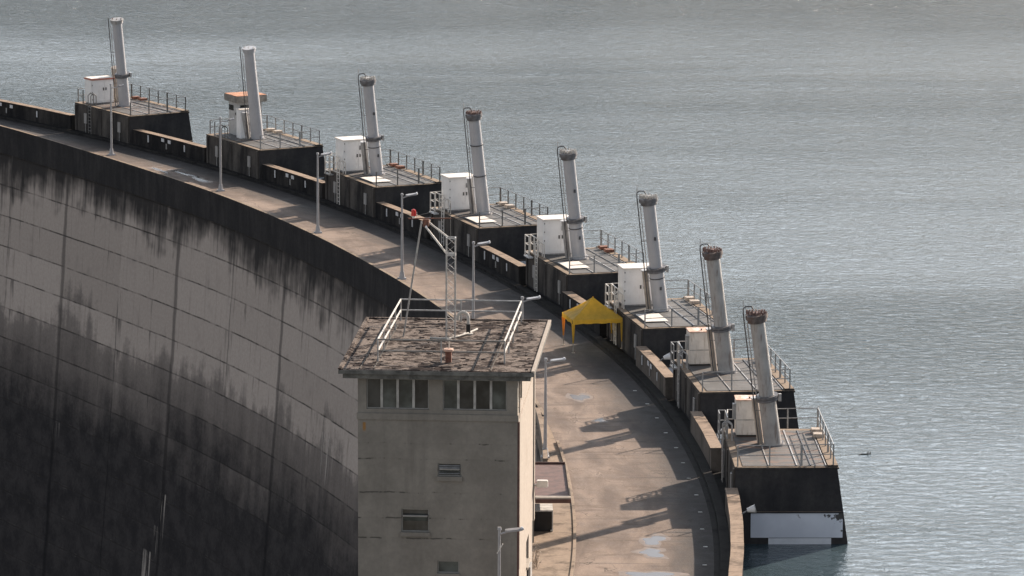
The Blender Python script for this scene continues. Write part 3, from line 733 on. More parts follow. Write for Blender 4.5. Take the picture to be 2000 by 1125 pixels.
def make_cabinet(i):
    kind = 'A' if i in (2, 3, 4, 5) else ('B' if i in (6, 7) else ('C' if i == 0 else 'D'))
    look = {0: 'small white steel cabinet with a red-edged roof on the farthest pier', 1: 'narrow white cabinet in front of the little orange-roofed house',
            2: 'large white double-door cabinet with a louvre, on the third farthest pier', 3: 'large white double-door cabinet with a louvre, on the fourth farthest pier behind the red lamp',
            4: 'large white double-door cabinet with a louvre, on the fourth nearest pier', 5: 'large white double-door cabinet just right of the yellow tent',
            6: 'beige four-panel cabinet with a pinkish roof edge on the second nearest pier', 7: 'beige two-part cabinet with rusty roof edge on the nearest pier'}[i]
    t = gate_thing(i, 'electrical_cabinet', look, 'cabinet', 'electrical cabinets on the piers', ZP)
    if kind in 'AC':
        x0, x1, y0, y1, h = (-1.9, 0.02, 1.65, 3.15, 2.28) if kind == 'A' else (-1.95, 0.0, 1.9, 3.0, 1.95)
        MB().box(x0+0.05, x1-0.05, y0+0.05, y1-0.05, 0.04, 0.14).build('plinth', 'louvre_grey', t)
        MB().box(x0, x1, y0, y1, 0.14, h).build('body', 'cabinet_white', t, bevel=0.012)
        MB().box(x0-0.07, x1+0.07, y0-0.12, y1+0.07, h+0.002, h+0.10).build('roof', 'white_sheet' if kind == 'A' else 'roof_red', t, bevel=0.012)
        if kind == 'C': MB().box(x0-0.02, x1+0.02, y0-0.07, y1+0.02, h+0.104, h+0.15).build('roof_top', 'white_sheet', t)
        xm = (x0+x1)/2 + 0.18
        MB().path([(x1-0.25, y0-0.1, 0.02), (x1-0.25, y0-0.1, 0.3), (x1-0.25, y0-0.02, 0.36)], 0.03, 8).build('conduit', 'galvanised', t)
        for j, (a, b) in enumerate(((x0+0.10, xm-0.008), (xm+0.008, x1-0.10))):
            d = MB().box(a, b, y0-0.028, y0-0.003, 0.24, h-0.10).build('door', 'cabinet_white', t, bevel=0.006)
            hx = b-0.10 if j == 0 else a+0.10
            MB().box(hx-0.045, hx+0.045, y0-0.06, y0-0.030, 1.10, 1.32).build('handle', 'handle_dark', d)
            if j == 0:
                for z in (0.36, 0.95, 1.5, 2.05):
                    if z < h-0.15: MB().tube((a-0.025, y0-0.02, z), (a-0.025, y0-0.02, z+0.09), 0.024, n=8).build('hinge', 'handle_dark', d)
            if j == 1 and kind == 'A':
                v = MB()
                v.box(a+0.04, b-0.30, y0-0.045, y0-0.030, h-0.66, h-0.36)
                for q in range(5): v.box(a+0.05, b-0.31, y0-0.062, y0-0.046, h-0.64+q*0.055, h-0.615+q*0.055)
                v.build('louvre', 'louvre_grey', d)
    elif kind == 'B':
        x0, x1, y0, y1, h = -1.78, 0.0, 2.0, 3.2, 1.92
        MB().box(x0+0.04, x1-0.04, y0+0.04, y1-0.04, 0.04, 0.12).build('plinth', 'black_steel', t)
        MB().box(x0, x1, y0, y1, 0.12, h).build('body', 'cabinet_beige', t, bevel=0.012)
        MB().box(x0-0.03, x1+0.03, y0-0.05, y1+0.03, h+0.002, h+0.06).build('roof', 'roof_pink', t)
        MB().tube((x0+0.7, y0+0.3, h+0.06), (x0+0.7, y0+0.3, h+0.16), 0.04, n=8).build('lifting_eye', 'handle_dark', t)
        sp = [(x0+0.08, (x0+x1)/2-0.03), ((x0+x1)/2+0.03, x1-0.08)] if i == 6 else [(x0+0.06, x1-0.06)]
        for (a, b) in sp:
            MB().box(a, b, y0-0.022, y0-0.003, 0.95, h-0.08).build('upper_panel', 'cabinet_beige', t, bevel=0.004)
        MB().box(x0+0.05, x1-0.05, y0-0.022, y0-0.003, 0.20, 0.88).build('lower_panel', 'cabinet_beige', t, bevel=0.004)
        MB().box(x0+0.02, x1-0.02, y0-0.032, y0-0.003, 0.895, 0.935).build('waist_rail', 'cabinet_seam', t)
        MB().box(x0-0.16, x0-0.004, y0+0.2, y0+0.6, 0.9, 1.7).build('side_box', 'galvanised', t)
    else:
        x0, x1, y0, y1, h = -1.15, -0.30, 0.55, 1.25, 2.15
        MB().box(x0, x1, y0, y1, 0.03, h).build('body', 'cabinet_white', t, bevel=0.012)
        MB().box(x0-0.03, x1+0.03, y0-0.05, y1+0.03, h+0.002, h+0.08).build('roof', 'white_sheet', t)
        d = MB().box(x0+0.05, x1-0.05, y0-0.024, y0-0.003, 0.1, h-0.08).build('door', 'cabinet_white', t, bevel=0.004)
        MB().box(x1-0.18, x1-0.12, y0-0.05, y0-0.026, 1.0, 1.2).build('handle', 'handle_dark', d)
    return t

def make_valve_house():
    t = gate_thing(1, 'valve_house', 'little grey house with a thick orange-topped flat roof on the second farthest pier', 'house', None, ZP)
    x0, x1, y0, y1, h = -0.68, 1.22, 1.85, 3.6, 2.55
    MB().box(x0, x1, y0, y1, 0.03, h).build('wall', 'house_wall', t)
    r = MB().box(x0-0.30, x1+0.30, y0-0.30, y1+0.2, h+0.002, h+0.50).build('roof', 'house_concrete', t, bevel=0.02)
    MB().box(x0-0.27, x1+0.27, y0-0.27, y1+0.17, h+0.502, h+0.53).build('roof_top', 'roof_orange', r)
    MB().box(x0+0.12, x1-0.9, y0-0.03, y0-0.003, 1.75, 2.35).build('window', 'glass', t)
    MB().box(x0-0.03, x0-0.003, y0+0.9, y0+1.7, 1.85, 2.25).build('window', 'glass', t)
    MB().box(x0-0.05, x0-0.003, y0+0.45, y0+0.52, 1.55, 1.75).build('wall_bracket', 'handle_dark', t)
    MB().bar((x1-0.2, y0-0.05, 0.03), (x1-0.2, y0-0.05, h), 0.09).build('drain_pipe', 'collar_metal', t)
    return t

for i in range(8):
    make_pier(i); make_railing(i); make_ladder(i); make_hoist(i); make_cabinet(i)
    if i >= 2: make_gate_cage(i)
make_valve_house()

# ---- parapets, markers and floodlights between the piers -----------------
def parapet(a0, a1, label, m, z=0.87):
    t = thing('parapet_wall', label, 'parapet', pol(229.5, (a0+a1)/2), 0, 'parapet walls between the piers')
    L = Vector(t.location)
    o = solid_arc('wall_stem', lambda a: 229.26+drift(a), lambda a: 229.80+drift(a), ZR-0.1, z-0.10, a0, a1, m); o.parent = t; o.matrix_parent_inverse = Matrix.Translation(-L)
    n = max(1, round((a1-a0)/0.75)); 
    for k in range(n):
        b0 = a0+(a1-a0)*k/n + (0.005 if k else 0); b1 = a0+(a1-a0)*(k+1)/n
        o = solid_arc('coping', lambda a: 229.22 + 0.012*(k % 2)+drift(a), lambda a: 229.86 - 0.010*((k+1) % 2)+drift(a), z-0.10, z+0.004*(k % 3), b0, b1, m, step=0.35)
        o.parent = t; o.matrix_parent_inverse = Matrix.Translation(-L)
    return t
def pier_edges(i):
    gx, gy, a = G[i]; out = []
    for tt in (-5.33, 4.13):
        x = gx - 2.3*math.cos(a) - tt*math.sin(a); y = gy - 2.3*math.sin(a) + tt*math.cos(a)
        out.append(math.degrees(math.atan2(y-CY, x-CX)))
    return out
E_ = [pier_edges(i) for i in range(8)]
wl = ['sunlit-topped parapet between the two farthest piers', 'parapet between the second and third farthest piers', 'parapet between the third and fourth farthest piers',
      'parapet between the two middle piers, right of the rooftop mast', 'parapet hidden partly by the yellow tent', 'pale-topped parapet just right of and below the yellow tent', 'pale-topped parapet between the two nearest piers']
parapet(E_[0][1]+0.02, 48, 'parapet running off the left edge of the picture, beyond the farthest pier', 'parapet_dark')
for k in range(7): parapet(E_[k+1][1]+0.02, E_[k][0]-0.02, wl[k], 'parapet_light' if k >= 5 else 'parapet_dark')
parapet(-14, E_[7][0]-0.02, 'pale-topped parapet at the bottom edge, nearest the camera', 'parapet_light')

def marker(a, w_, h, z, kind, label, group):
    t = thing('marker_plate', label, 'sign', polr(229.25, a, z-0.13), R(a), group)
    MB().box(-0.05, -0.012, -w_/2, w_/2, 0, h).build('plate', kind, t, bevel=0.006)
    MB().box(-0.012, -0.001, -w_/4, w_/4, h*0.2, h*0.8).build('backing', 'galvanised', t)
    return t
for k in range(-1, 6):
    if k >= 0: hi, lo = E_[k][0], E_[k+1][1]; nm = wl[k]
    else: hi, lo = 41.5, E_[0][1]; nm = 'parapet at the left edge'
    sp = hi-lo
    short = ['farthest', 'second farthest', 'third farthest', 'middle', 'fifth', 'sixth'][k] if k >= 0 else 'left-edge'
    marker(hi-0.22*sp, 0.16, 0.55, 0.30, 'sign_white', 'slim white upright plate at the far end of the %s parapet section' % short, 'marker plates on the parapets')
    marker(hi-0.42*sp, 0.42, 0.26, 0.62, 'sign_white', 'small square white sign, farther one of the pair on the %s parapet section' % short, 'marker plates on the parapets')
    marker(hi-0.51*sp, 0.42, 0.26, 0.60, 'sign_white', 'small square white sign, nearer one of the pair on the %s parapet section' % short, 'marker plates on the parapets')
    marker(hi-0.47*sp, 0.16, 0.42, 0.12, 'sign_grey', 'slim grey plate low between the two square signs on the %s parapet section' % short, 'marker plates on the parapets')
    marker(hi-0.72*sp, 0.16, 0.50, 0.28, 'sign_white', 'slim white upright plate at the near end of the %s parapet section' % short, 'marker plates on the parapets')

def floodlight(i, y, label):
    gx, gy, a = G[i]
    x = gx - 2.1*math.cos(a) - y*math.sin(a); yy = gy - 2.1*math.sin(a) + y*math.cos(a)
    t = thing('horn_floodlight', label, 'floodlight', (x, yy, 0.75), a, 'pale lamps fixed behind the parapets')
    MB().bar((-0.3, 0, 0.0), (0.05, 0, 0.22), 0.06).build('bracket', 'collar_metal', t)
    MB().tube((0.0, 0, 0.22), (0.38, 0.0, 0.30), 0.10, 0.20, 16).build('housing', 'sign_white', t)
    MB().tube((0.385, 0, 0.30), (0.42, 0, 0.31), 0.21, 0.21, 16).build('rim', 'galvanised', t)
floodlight(7, -10.9, 'small white horn-shaped lamp behind the parapet, beside the white painted band')
floodlight(6, -11.1, 'small white horn-shaped lamp behind the parapet between the two nearest piers')
floodlight(5, -9.6, 'small pale horn-shaped lamp behind the parapet right of the yellow tent')

# ---- street lamps ---------------------------------------------------------
LPOS = [(-30.55, 347.49, ZR, 5.40), (-21.13, 329.95, ZR, 5.30), (-13.31, 311.43, ZR, 5.45), (-7.11, 293.27, ZR, 5.50), (-2.34, 274.75, ZR, 5.45), (0.58, 256.0, ZR, 5.45), (1.79, 238.23, ZR+0.1, 5.25), (-0.51, 194.6, ZR+0.1, 6.2)]
LL = ['farthest street lamp, slim arm over the road at upper left', 'second farthest street lamp, in front of the pier with the orange-roofed house', 'third farthest street lamp on the lit road edge',
      'fourth farthest street lamp, just left of the rooftop boom', 'street lamp rising behind the tower roof, right of the lattice mast', 'street lamp whose head shows above the right rear corner of the tower roof',
      'street lamp standing beside the tower, below the yellow tent', 'street lamp in front of the tower at the bottom edge of the picture']
def lamp(i):
    x, y, z, h = LPOS[i]; a = math.atan2(y-CY, x-CX)
    if i == 7: a = R(-2)
    t = thing('street_lamp', LL[i], 'street lamp', (x, y, z), a, 'street lamps along the downstream edge of the road')
    b = MB().tube((0, 0, 0), (0, 0, 0.10), 0.34, 0.30, 4).tube((0, 0, 0.08), (0, 0, 0.50), 0.20, 0.13, 8).build('base', 'lamp_grey', t)
    MB().tube((0, 0, 0.48), (0, 0, h), 0.098 if i > 1 else 0.085, 0.058, 14).build('pole', 'lamp_grey', t)
    MB().tube((0, 0, h-0.02), (0, 0, h+0.10), 0.095, 0.08, 10).build('pole_cap', 'lamp_grey', t)
    if i < 2:
        MB().path([(0, 0, h-0.25), (0.35, -0.02, h-0.24), (0.75, -0.05, h-0.16)], 0.035, 8).build('arm', 'lamp_grey', t)
        hd = MB().box(0.66, 1.05, -0.14, 0.05, h-0.16, h-0.08).build('lamp_head', 'lamp_grey', t, bevel=0.015)
        MB().tube((1.0, -0.06, h-0.06), (1.06, -0.06, h-0.03), 0.05, n=8).build('head_glint', 'gloss_white', hd)  # white tip stands in for the glint on the lamp head
    else:
        MB().path([(0, 0, h-0.22), (0.30, -0.02, h-0.12), (0.45, -0.03, h-0.06)], 0.045, 8).build('arm', 'lamp_grey', t)
        hd = MB(); pts = [(0.25, -0.14), (0.42, -0.20), (0.95, -0.17), (1.08, -0.05), (1.08, 0.06), (0.92, 0.14), (0.4, 0.14), (0.25, 0.08)]
        hd.prism_z(pts, 0, 0.09); hd = hd.build('lamp_head', 'lamp_grey', t, bevel=0.02); hd.location = (0, 0, h-0.12); hd.rotation_euler = (R(6), R(-6), 0)
        MB().tube((1.0, -0.02, 0.092), (1.0, -0.02, 0.15), 0.055, 0.045, n=10).build('head_glint', 'gloss_white', hd)
    if i == 7:
        MB().bar((0.0, -0.1, h-0.9), (0.16, -0.12, h-0.62), 0.04).build('side_bracket', 'rail_white', t)
        MB().bar((0.0, -0.1, h-0.9), (-0.09, -0.1, h-1.05), 0.04).build('side_bracket', 'rail_white', t)
for i in range(8): lamp(i)

# ---- road studs and puddles ------------------------------------------------
SA = [-1.88, -0.92, 0.03, 0.98, 1.97, 2.96, 3.92, 4.88, 5.86, 6.86, 7.84, 8.8]
so_ = None
for k, a in enumerate(SA):
    where = ['nearest the bottom edge of the picture', 'second from the bottom edge', 'third from the bottom edge', 'fourth from the bottom edge', 'fifth from the bottom edge', 'sixth from the bottom edge', 'seventh from the bottom edge', 'eighth from the bottom edge',
             'ninth from the bottom edge', 'tenth from the bottom edge', 'eleventh from the bottom edge', 'last of the row, by the yellow tent'][k]
    if so_ is None:
        so_ = MB().prism_z([(-0.11, -0.05), (0.11, -0.05), (0.10, 0.06), (-0.10, 0.06)], 0.0, 0.03).build('road_stud', 'stud_white', bevel=0.008); o = so_
    else:
        o = so_.copy(); COL.objects.link(o)
    o.location = polr(228.0+0.05*math.sin(k*2.1), a, ZR+0.004); o.rotation_euler = (0, 0, R(a))
    tag(o, 'small white stud on the shaded road, %s' % where, 'road stud', 'studs in a row along the road')

def puddle(a, r, la, lr, seed, ecc=0.25):
    b = MB(); rr = random.Random(seed); n = 26; ph = [rr.uniform(0, 6.28) for _ in range(4)]
    pts = []
    for k in range(n):
        th = 2*math.pi*k/n; q = 1 + ecc*math.sin(2*th+ph[0]) + ecc*0.8*math.sin(3*th+ph[1]) + ecc*0.5*math.sin(5*th+ph[2])
        dr = math.cos(th)*lr*q; da = math.degrees(math.sin(th)*la*q/r); x, y, _ = pol(r+dr, a+da); pts.append((x, y, ZR+0.005))
    d = MB(); mid = pol(r, a); dp = [(mid[0]+(x-mid[0])*(1.5+0.25*math.sin(i*1.3+seed)), mid[1]+(y-mid[1])*(1.5+0.2*math.sin(i*0.9+seed)), ZR+0.003) for i, (x, y, z) in enumerate(pts)]
    d.add(dp, [tuple(range(n))]); tag(d.build('damp_patch', 'damp', fix=False), kind='structure')
    b.add(pts, [tuple(range(n))]); tag(b.build('puddle', 'puddle', fix=False), kind='structure')
puddle(-0.58, 225.5, 0.85, 0.50, 2); puddle(-1.25, 225.4, 0.75, 0.55, 5); puddle(-2.4, 225.3, 0.7, 0.85, 8)
puddle(8.45, 224.8, 0.9, 0.42, 4); puddle(30.9, 226.4, 1.6, 0.16, 12); puddle(30.1, 226.1, 1.5, 0.2, 14); puddle(31.6, 225.6, 1.2, 0.2, 15); puddle(6.8, 225.0, 0.5, 0.2, 21)

# ---- yellow tent ------------------------------------------------------------
def tent():
    t = thing('canopy_tent', 'yellow pop-up canopy tent standing on the dam road', 'tent', (3.59, 268.0, ZR), R(12.2))
    Wd, Dp, he, hp = 3.10, 2.75, 1.98, 3.10
    cs = [(0, 0), (Wd, 0), (Wd, Dp), (0, Dp)]; c = Vector((Wd/2, Dp/2, hp)); nseg = 14; nr = 8
    b = MB()
    rr = random.Random(5)
    for s in range(4):
        p0 = Vector((*cs[s], he)); p1 = Vector((*cs[(s+1) % 4], he)); o = len(b.v)
        for j in range(nr+1):
            f = j/nr
            for k in range(nseg+1):
                e = p0.lerp(p1, k/nseg); q = e.lerp(c, f)
                sag = -0.16*math.sin(math.pi*f) * (0.35+0.65*math.sin(math.pi*k/nseg))
                wr = 0.030*math.sin(k*2.3+s*1.3)*(1-f)*math.sin(math.pi*k/nseg)*math.sin(math.pi*min(1, f*2+0.1))
                b.v.append((q.x, q.y, q.z+sag+wr))
        for j in range(nr):
            for k in range(nseg):
                i0 = o+j*(nseg+1)+k; b.smooth.add(len(b.f)); b.f.append([i0, i0+1, i0+nseg+2, i0+nseg+1])
    r_ = b.build('canopy_roof', 'tent_yellow', t, fix=False)
    MB().tube((c.x, c.y, hp-0.03), (c.x, c.y, hp+0.03), 0.05, 0.02, 8).build('finial', 'tent_yellow', r_)
    v = MB()
    for s in range(4):
        p0 = Vector((*cs[s], he)); p1 = Vector((*cs[(s+1) % 4], he)); o = len(v.v)
        nrm = (p1-p0).cross(Vector((0, 0, 1))).normalized()
        for k in range(nseg+1):
            e = p0.lerp(p1, k/nseg) + nrm*0.012
            v.v.append(tuple(e+Vector((0, 0, 0.005)))); v.v.append((e.x+nrm.x*0.02*math.sin(k), e.y+nrm.y*0.02*math.sin(k), he-0.24-0.02*math.sin(k*1.7)))
        for k in range(nseg): i0 = o+2*k; v.f.append([i0, i0+1, i0+3, i0+2])
    v.build('valance', 'tent_yellow', t, fix=False)
    for s, (x, y) in enumerate(cs):
        ix = 0.06 if x == 0 else -0.08; iy = 0.06 if y == 0 else -0.06
        lg = MB().bar((x+ix, y+iy, 0.02 if x == 0 else 0.17), (x+ix, y+iy, he), 0.05).box(x+ix-0.08, x+ix+0.08, y+iy-0.08, y+iy+0.08, 0.0 if x == 0 else 0.165, 0.03 if x == 0 else 0.19).build('leg', 'tent_leg', t)
        # gathered curtain wrapped round the leg
        d = MB(); n = 9
        for k in range(7):
            f0 = k/7; f1 = (k+1)/7; z0 = he-0.24-1.15*f0; z1 = he-0.24-1.15*f1
            d.tube((x+ix, y+iy, z0), (x+ix, y+iy, z1), 0.075*(1-f0)+0.035, 0.075*(1-f1)+0.035, n, caps=False)
        d.build('leg_drape', 'tent_backlit' if s == 3 else 'tent_yellow', lg, fix=False)
tent()

# ---- tower --------------------------------------------------------------------
TC = (-2.87, 202.66); TY = R(-3.8)
tw = thing('elevator_tower', 'tall grey concrete elevator tower with flat overhanging roof beside the dam', 'tower', (TC[0], TC[1], 0), TY)
X1 = 3.5; YF = -5.4; YR = 5.45; ZT = 12.08
def wall_with_holes(name, axis, c0, c1, u0, u1, z0, z1, holes, m, parent):
    """wall slab with rectangular openings; axis 'y' wall spans x (front), 'x' wall spans y"""
    us = sorted({u0, u1, *[h[0] for h in holes], *[h[1] for h in holes]}); zs = sorted({z0, z1, *[h[2] for h in holes], *[h[3] for h in holes]})
    b = MB()
    inside = lambda a, z: any(h[0] <= a <= h[1] and h[2] <= z <= h[3] for h in holes)
    def q(u, c, z): return (u, c, z) if axis == 'y' else (c, u, z)
    for i in range(len(us)-1):
        for j in range(len(zs)-1):
            a, bb, zz0, zz1 = us[i], us[i+1], zs[j], zs[j+1]
            if inside((a+bb)/2, (zz0+zz1)/2): continue
            for c in (c0, c1): b.add([q(a, c, zz0), q(bb, c, zz0), q(bb, c, zz1), q(a, c, zz1)], [(0, 1, 2, 3)])
    for (a, bb, zz0, zz1) in holes + [(u0, u1, z0, z1)]:
        for (p, r_) in (((a, zz0), (bb, zz0)), ((bb, zz0), (bb, zz1)), ((bb, zz1), (a, zz1)), ((a, zz1), (a, zz0))):
            b.add([q(p[0], c0, p[1]), q(r_[0], c0, r_[1]), q(r_[0], c1, r_[1]), q(p[0], c1, p[1])], [(0, 1, 2, 3)])
    bmn = b.build(name, m, parent, fix=False)
    me = bmn.data; bm = bmesh.new(); bm.from_mesh(me); bmesh.ops.remove_doubles(bm, verts=bm.verts, dist=0.0005); bmesh.ops.recalc_face_normals(bm, faces=bm.faces); bm.to_mesh(me); bm.free()
    return bmn
fh = [(-3.12, -0.38, 10.62, 11.98), (0.23, 3.03, 10.62, 11.98), (0.01, 1.04, 7.66, 8.24), (-1.59, -0.37, 5.13, 6.17), (0.0, 0.96, 3.30, 3.86), (-1.59, -0.37, 1.2, 2.3)]
wall_with_holes('front_wall', 'y', YF, YF+0.35, -X1, X1, -40, ZT, fh, 'tower_front', tw)
rh = [(YF+0.30+0.1, -2.4, 10.62, 11.98), (1.0, 2.8, 2.1, 3.8)]
wall_with_holes('right_wall', 'x', X1-0.35, X1, YF+0.352, YR-0.352, -40, ZT, rh, 'sunlit_wall', tw)
MB().box(-X1, -X1+0.35, YF+0.352, YR-0.352, -40, ZT).build('left_wall', 'tower_front', tw)
MB().box(-X1, X1, YR-0.35, YR, -40, ZT).build('rear_wall', 'tower_front', tw)
MB().box(-X1+0.36, X1-0.36, YF+0.36, YR-0.36, 9.9, 10.1).build('inner_floor', 'house_concrete', tw)
MB().box(-X1+0.36, X1-0.36, YF+0.36, YR-0.36, 4.4, 4.6).build('inner_floor', 'house_concrete', tw)
# curtain-like panels inside the top room
for x in (-2.6, -1.2, 1.0): MB().box(x, x+0.5, YF+0.6, YF+0.63, 10.12, 11.4).build('inner_panel', 'louvre_grey', tw)
MB().box(-X1-0.05, X1+0.05, YF-0.07, YF-0.002, 10.15, 10.44).build('sill_band', 'tower_front', tw, bevel=0.012)
MB().box(X1+0.002, X1+0.05, YF-0.06, YF+0.5, 10.15, 10.44).build('sill_band', 'sunlit_wall', tw)
MB().box(X1+0.002, X1+0.09, YF+0.02, YF+0.12, -40, 10.12).build('corner_strip', 'red_brown', tw)
MB().box(X1+0.002, X1+0.11, YR-0.5, YR-0.02, 3.35, ZT).build('corner_pier', 'sunlit_wall', tw)
MB().box(X1+0.002, X1+0.06, -4.6, -4.5, 3.35, ZT-0.1).build('drain_pipe', 'sunlit_wall', tw)
# upper storey cladding stands proud of the lower wall on the sunny side
MB().box(X1+0.002, X1+0.045, YF+0.3, YR-0.52, 3.42, 10.14).build('render_panel', 'sunlit_wall', tw)
def window(parent, u0, u1, z0, z1, mull, axis='y', gl='glass', sill=0.0, depth=0.12, transom=None, tilt=None, louv=False):
    w_ = MB(); c = (YF+depth) if axis == 'y' else (X1-depth)
    s = 1 if axis == 'y' else -1
    def bx(b, a0, a1, d0, d1, zz0, zz1):
        if axis == 'y': b.box(a0, a1, c+d0, c+d1, zz0, zz1)
        else: b.box(c-d1, c-d0, a0, a1, zz0, zz1)
    f = 0.05; e = 0.004
    bx(w_, u0+e, u1-e, -0.04, 0.04, z0+e, z0+f); bx(w_, u0+e, u1-e, -0.04, 0.04, z1-f, z1-e); bx(w_, u0+e, u0+f, -0.04, 0.04, z0+f+.001, z1-f-.001); bx(w_, u1-f, u1-e, -0.04, 0.04, z0+f+.001, z1-f-.001)
    fr = w_.build('window', 'frame_grey', parent)
    for m_ in mull:
        b = MB(); bx(b, m_-0.055, m_+0.055, -0.05, 0.05, z0+f+.001, z1-f-.001); b.build('mullion', 'mullion_pale', fr)
    if transom:
        b = MB(); bx(b, u0+f, u1-f, -0.055, 0.03, transom-0.035, transom+0.035); b.build('transom', 'frame_grey', fr)
    ed = [u0+f] + [x for m_ in mull for x in (m_-0.056, m_+0.056)] + [u1-f]
    for k in range(0, len(ed), 2):
        b = MB(); bx(b, ed[k]+.001, ed[k+1]-.001, 0.0, 0.012, z0+f+.001, z1-f-.001); b.build('pane', gl if not isinstance(gl, list) else gl[k//2], fr)
    if sill:
        b = MB()
        if axis == 'y': b.box(u0-0.04, u1+0.04, YF-0.10, YF-0.002, z0-sill, z0-0.004)
        else: b.box(X1+0.002, X1+0.08, u0-0.04, u1+0.04, z0-sill, z0-0.004)
        b.build('sill', 'tower_front' if axis == 'y' else 'sunlit_wall', fr)
    if louv:
        b = MB()
        for q in range(5): zz = z0+0.10+q*0.085; b.add([(u0+0.06, YF+0.02, zz), (u1-0.06, YF+0.02, zz), (u1-0.06, YF+0.09, zz+0.05), (u0+0.06, YF+0.09, zz+0.05)], [(0, 1, 2, 3)])
        b.build('louvre_slats', 'louvre_grey', fr, fix=False)
    if tilt:
        b = MB(); zt = tilt
        b.bar(((u0+0.07), YF-0.02, zt), ((u1-0.07), YF-0.02, zt), 0.10, 0.07); b.build('open_sash', 'frame_grey', fr)
        b = MB(); b.add([(u0+0.08, YF-0.02, zt-0.02), (u1-0.08, YF-0.02, zt-0.02), (u1-0.08, YF+0.1, zt-0.25), (u0+0.08, YF+0.1, zt-0.25)], [(0, 1, 2, 3)]); b.build('pane', 'glass_light', fr, fix=False)
    return fr
window(tw, *fh[0], [-2.46, -1.76, -1.06], gl=['glass', 'glass_light', 'glass_light', 'glass'])
window(tw, *fh[1], [0.90, 1.62, 2.33], gl=['glass_light', 'glass', 'glass', 'glass_light'])
window(tw, *fh[2], [], sill=0.20, tilt=7.98, louv=True); window(tw, *fh[3], [], sill=0.18, tilt=5.86); window(tw, *fh[4], [], sill=0.14, gl='glass_light'); window(tw, *fh[5], [], sill=0.14)
window(tw, rh[0][0], rh[0][1], rh[0][2], rh[0][3], [-3.8], axis='x'); window(tw, rh[1][0], rh[1][1], rh[1][2], rh[1][3], [], axis='x', sill=0.12)
MB().box(X1+0.05, X1+0.16, 1.6, 2.7, 0.7, 1.95).build('wall_box', 'sign_grey', tw)
# roof slab with thin drip edge
rf = MB().box(-4.28, 4.28, -6.2, 6.2, 12.30, 12.47).build('roof', 'tower_fascia', tw, bevel=0.015)
b = MB(); b.prism_z([(-4.1, -6.02), (4.1, -6.02), (4.1, 6.02), (-4.1, 6.02)], ZT+0.002, 12.298); b.build('roof_soffit', 'tower_fascia', rf)
MB().box(-4.22, 4.22, -6.12, 6.14, 12.472, 12.50).build('roof_surface', 'roof', rf)
for (x0, x1, y0, y1) in ((-4.285, -4.14, -6.2, 6.2), (4.14, 4.285, -6.2, 6.2)):
    MB().box(x0, x1, y0, y1, 12.503, 12.56).build('roof_kerb', 'sunlit_wall' if x0 > 0 else 'roof', rf)
MB().box(-4.13, 4.13, 6.05, 6.2, 12.503, 12.56).build('roof_kerb', 'roof', rf)
for x in (-3.35, -2.75, 1.55, 2.35):  # dark cable runs over the roof
    o = MB().bar((x, -6.0, 12.515), (x+0.1, 2.2 if x > 0 else 4.5, 12.515), 0.05, 0.03).build('roof_cable', 'wood_dark', rf)

def tower_thing(name, label, cat, loc, group=None):
    m_ = Matrix.Rotation(TY, 3, 'Z'); p = m_ @ Vector((loc[0], loc[1], 0))
    return thing(name, label, cat, (TC[0]+p.x, TC[1]+p.y, loc[2]), TY, group)
RZ = 12.50
t = tower_thing('roof_railing', 'low two-rail railing round the tower roof', 'railing', (0, 0, RZ))
cor = [(-2.72, -4.3), (-2.62, 5.70), (2.93, 5.70), (2.85, -4.3)]
def rail3(p0, p1, mr):
    for z in (1.0, 0.50):
        MB().bar((*p0, z), (*p1, z), 0.055).build('rail', mr, t)
rail3(cor[0], cor[1], 'rail_white'); rail3(cor[1], cor[2], 'galvanised'); rail3(cor[2], cor[3], 'rail_white'); rail3(cor[3], cor[0], 'rail_dark')  # tone set per side: sunlit left rails painted pale
for k in range(4):
    p, q = Vector(cor[k]), Vector(cor[(k+1) % 4]); n = [4, 2, 4, 2][k]
    for j in range(n):
        x = p.lerp(q, j/n); MB().bar((x.x, x.y, 0), (x.x, x.y, 0.975), 0.06).build('post', 'galvanised', t)

t = tower_thing('lattice_mast', 'grey lattice mast with boom arms on the tower roof', 'mast', (0.02, 1.49, RZ))
H = 4.60; hw = 0.20
cs = [(-hw, -hw), (hw, -hw), (hw, hw), (-hw, hw)]
for (x, y) in cs: MB().bar((x, y, 0), (x, y, H), 0.045).build('leg', 'galvanised', t)
lb = MB()
nb = 13
for k in range(nb):
    z0 = H*k/nb; z1 = H*(k+1)/nb
    for j in range(4):
        p, q = cs[j], cs[(j+1) % 4]
        if (k+j) % 2: p, q = q, p
        lb.bar((*p, z0), (*q, z1), 0.018)
lb.build('lattice_bracing', 'galvanised', t)
fr = MB()
for z in (H, H-0.72, H-0.78):
    for j in range(4): fr.bar((*cs[j], z), (*cs[(j+1) % 4], z), 0.05)
fr.build('top_frame', 'galvanised', t)
MB().bar((-hw, 0, H-0.72), (-1.33, 0.0, 5.33), 0.075).build('boom_arm', 'rail_white', t)
MB().bar((-hw+0.05, 0.25, H-0.02), (-1.18, 0.12, 5.40), 0.07).build('boom_arm', 'rail_white', t)
MB().bar((-1.92, 0, 5.45), (0.0, 0.1, 5.47), 0.045).build('cross_bar', 'rust_metal', t)
MB().bar((-0.03, 0.1, H), (-0.03, 0.1, 6.15), 0.022).build('whip_rod', 'rail_dark', t)
MB().box(-1.27, -0.99, -0.12, 0.16, 5.10, 5.42).build('winch_box', 'rust_metal', t, bevel=0.02)
MB().tube((-1.10, -0.14, 5.12), (-1.10, -0.2, 5.12), 0.05, n=10).build('winch_button', 'gloss_white', t)
MB().bar((-2.17, 0.31, 0.0), (-1.33, 0.05, 5.30), 0.075).build('prop_leg', 'galvanised', t)
MB().bar((0.0, 0.1, 5.95), (-1.9, 0.0, 5.50), 0.014).build('stay_wire', 'rail_dark', t)
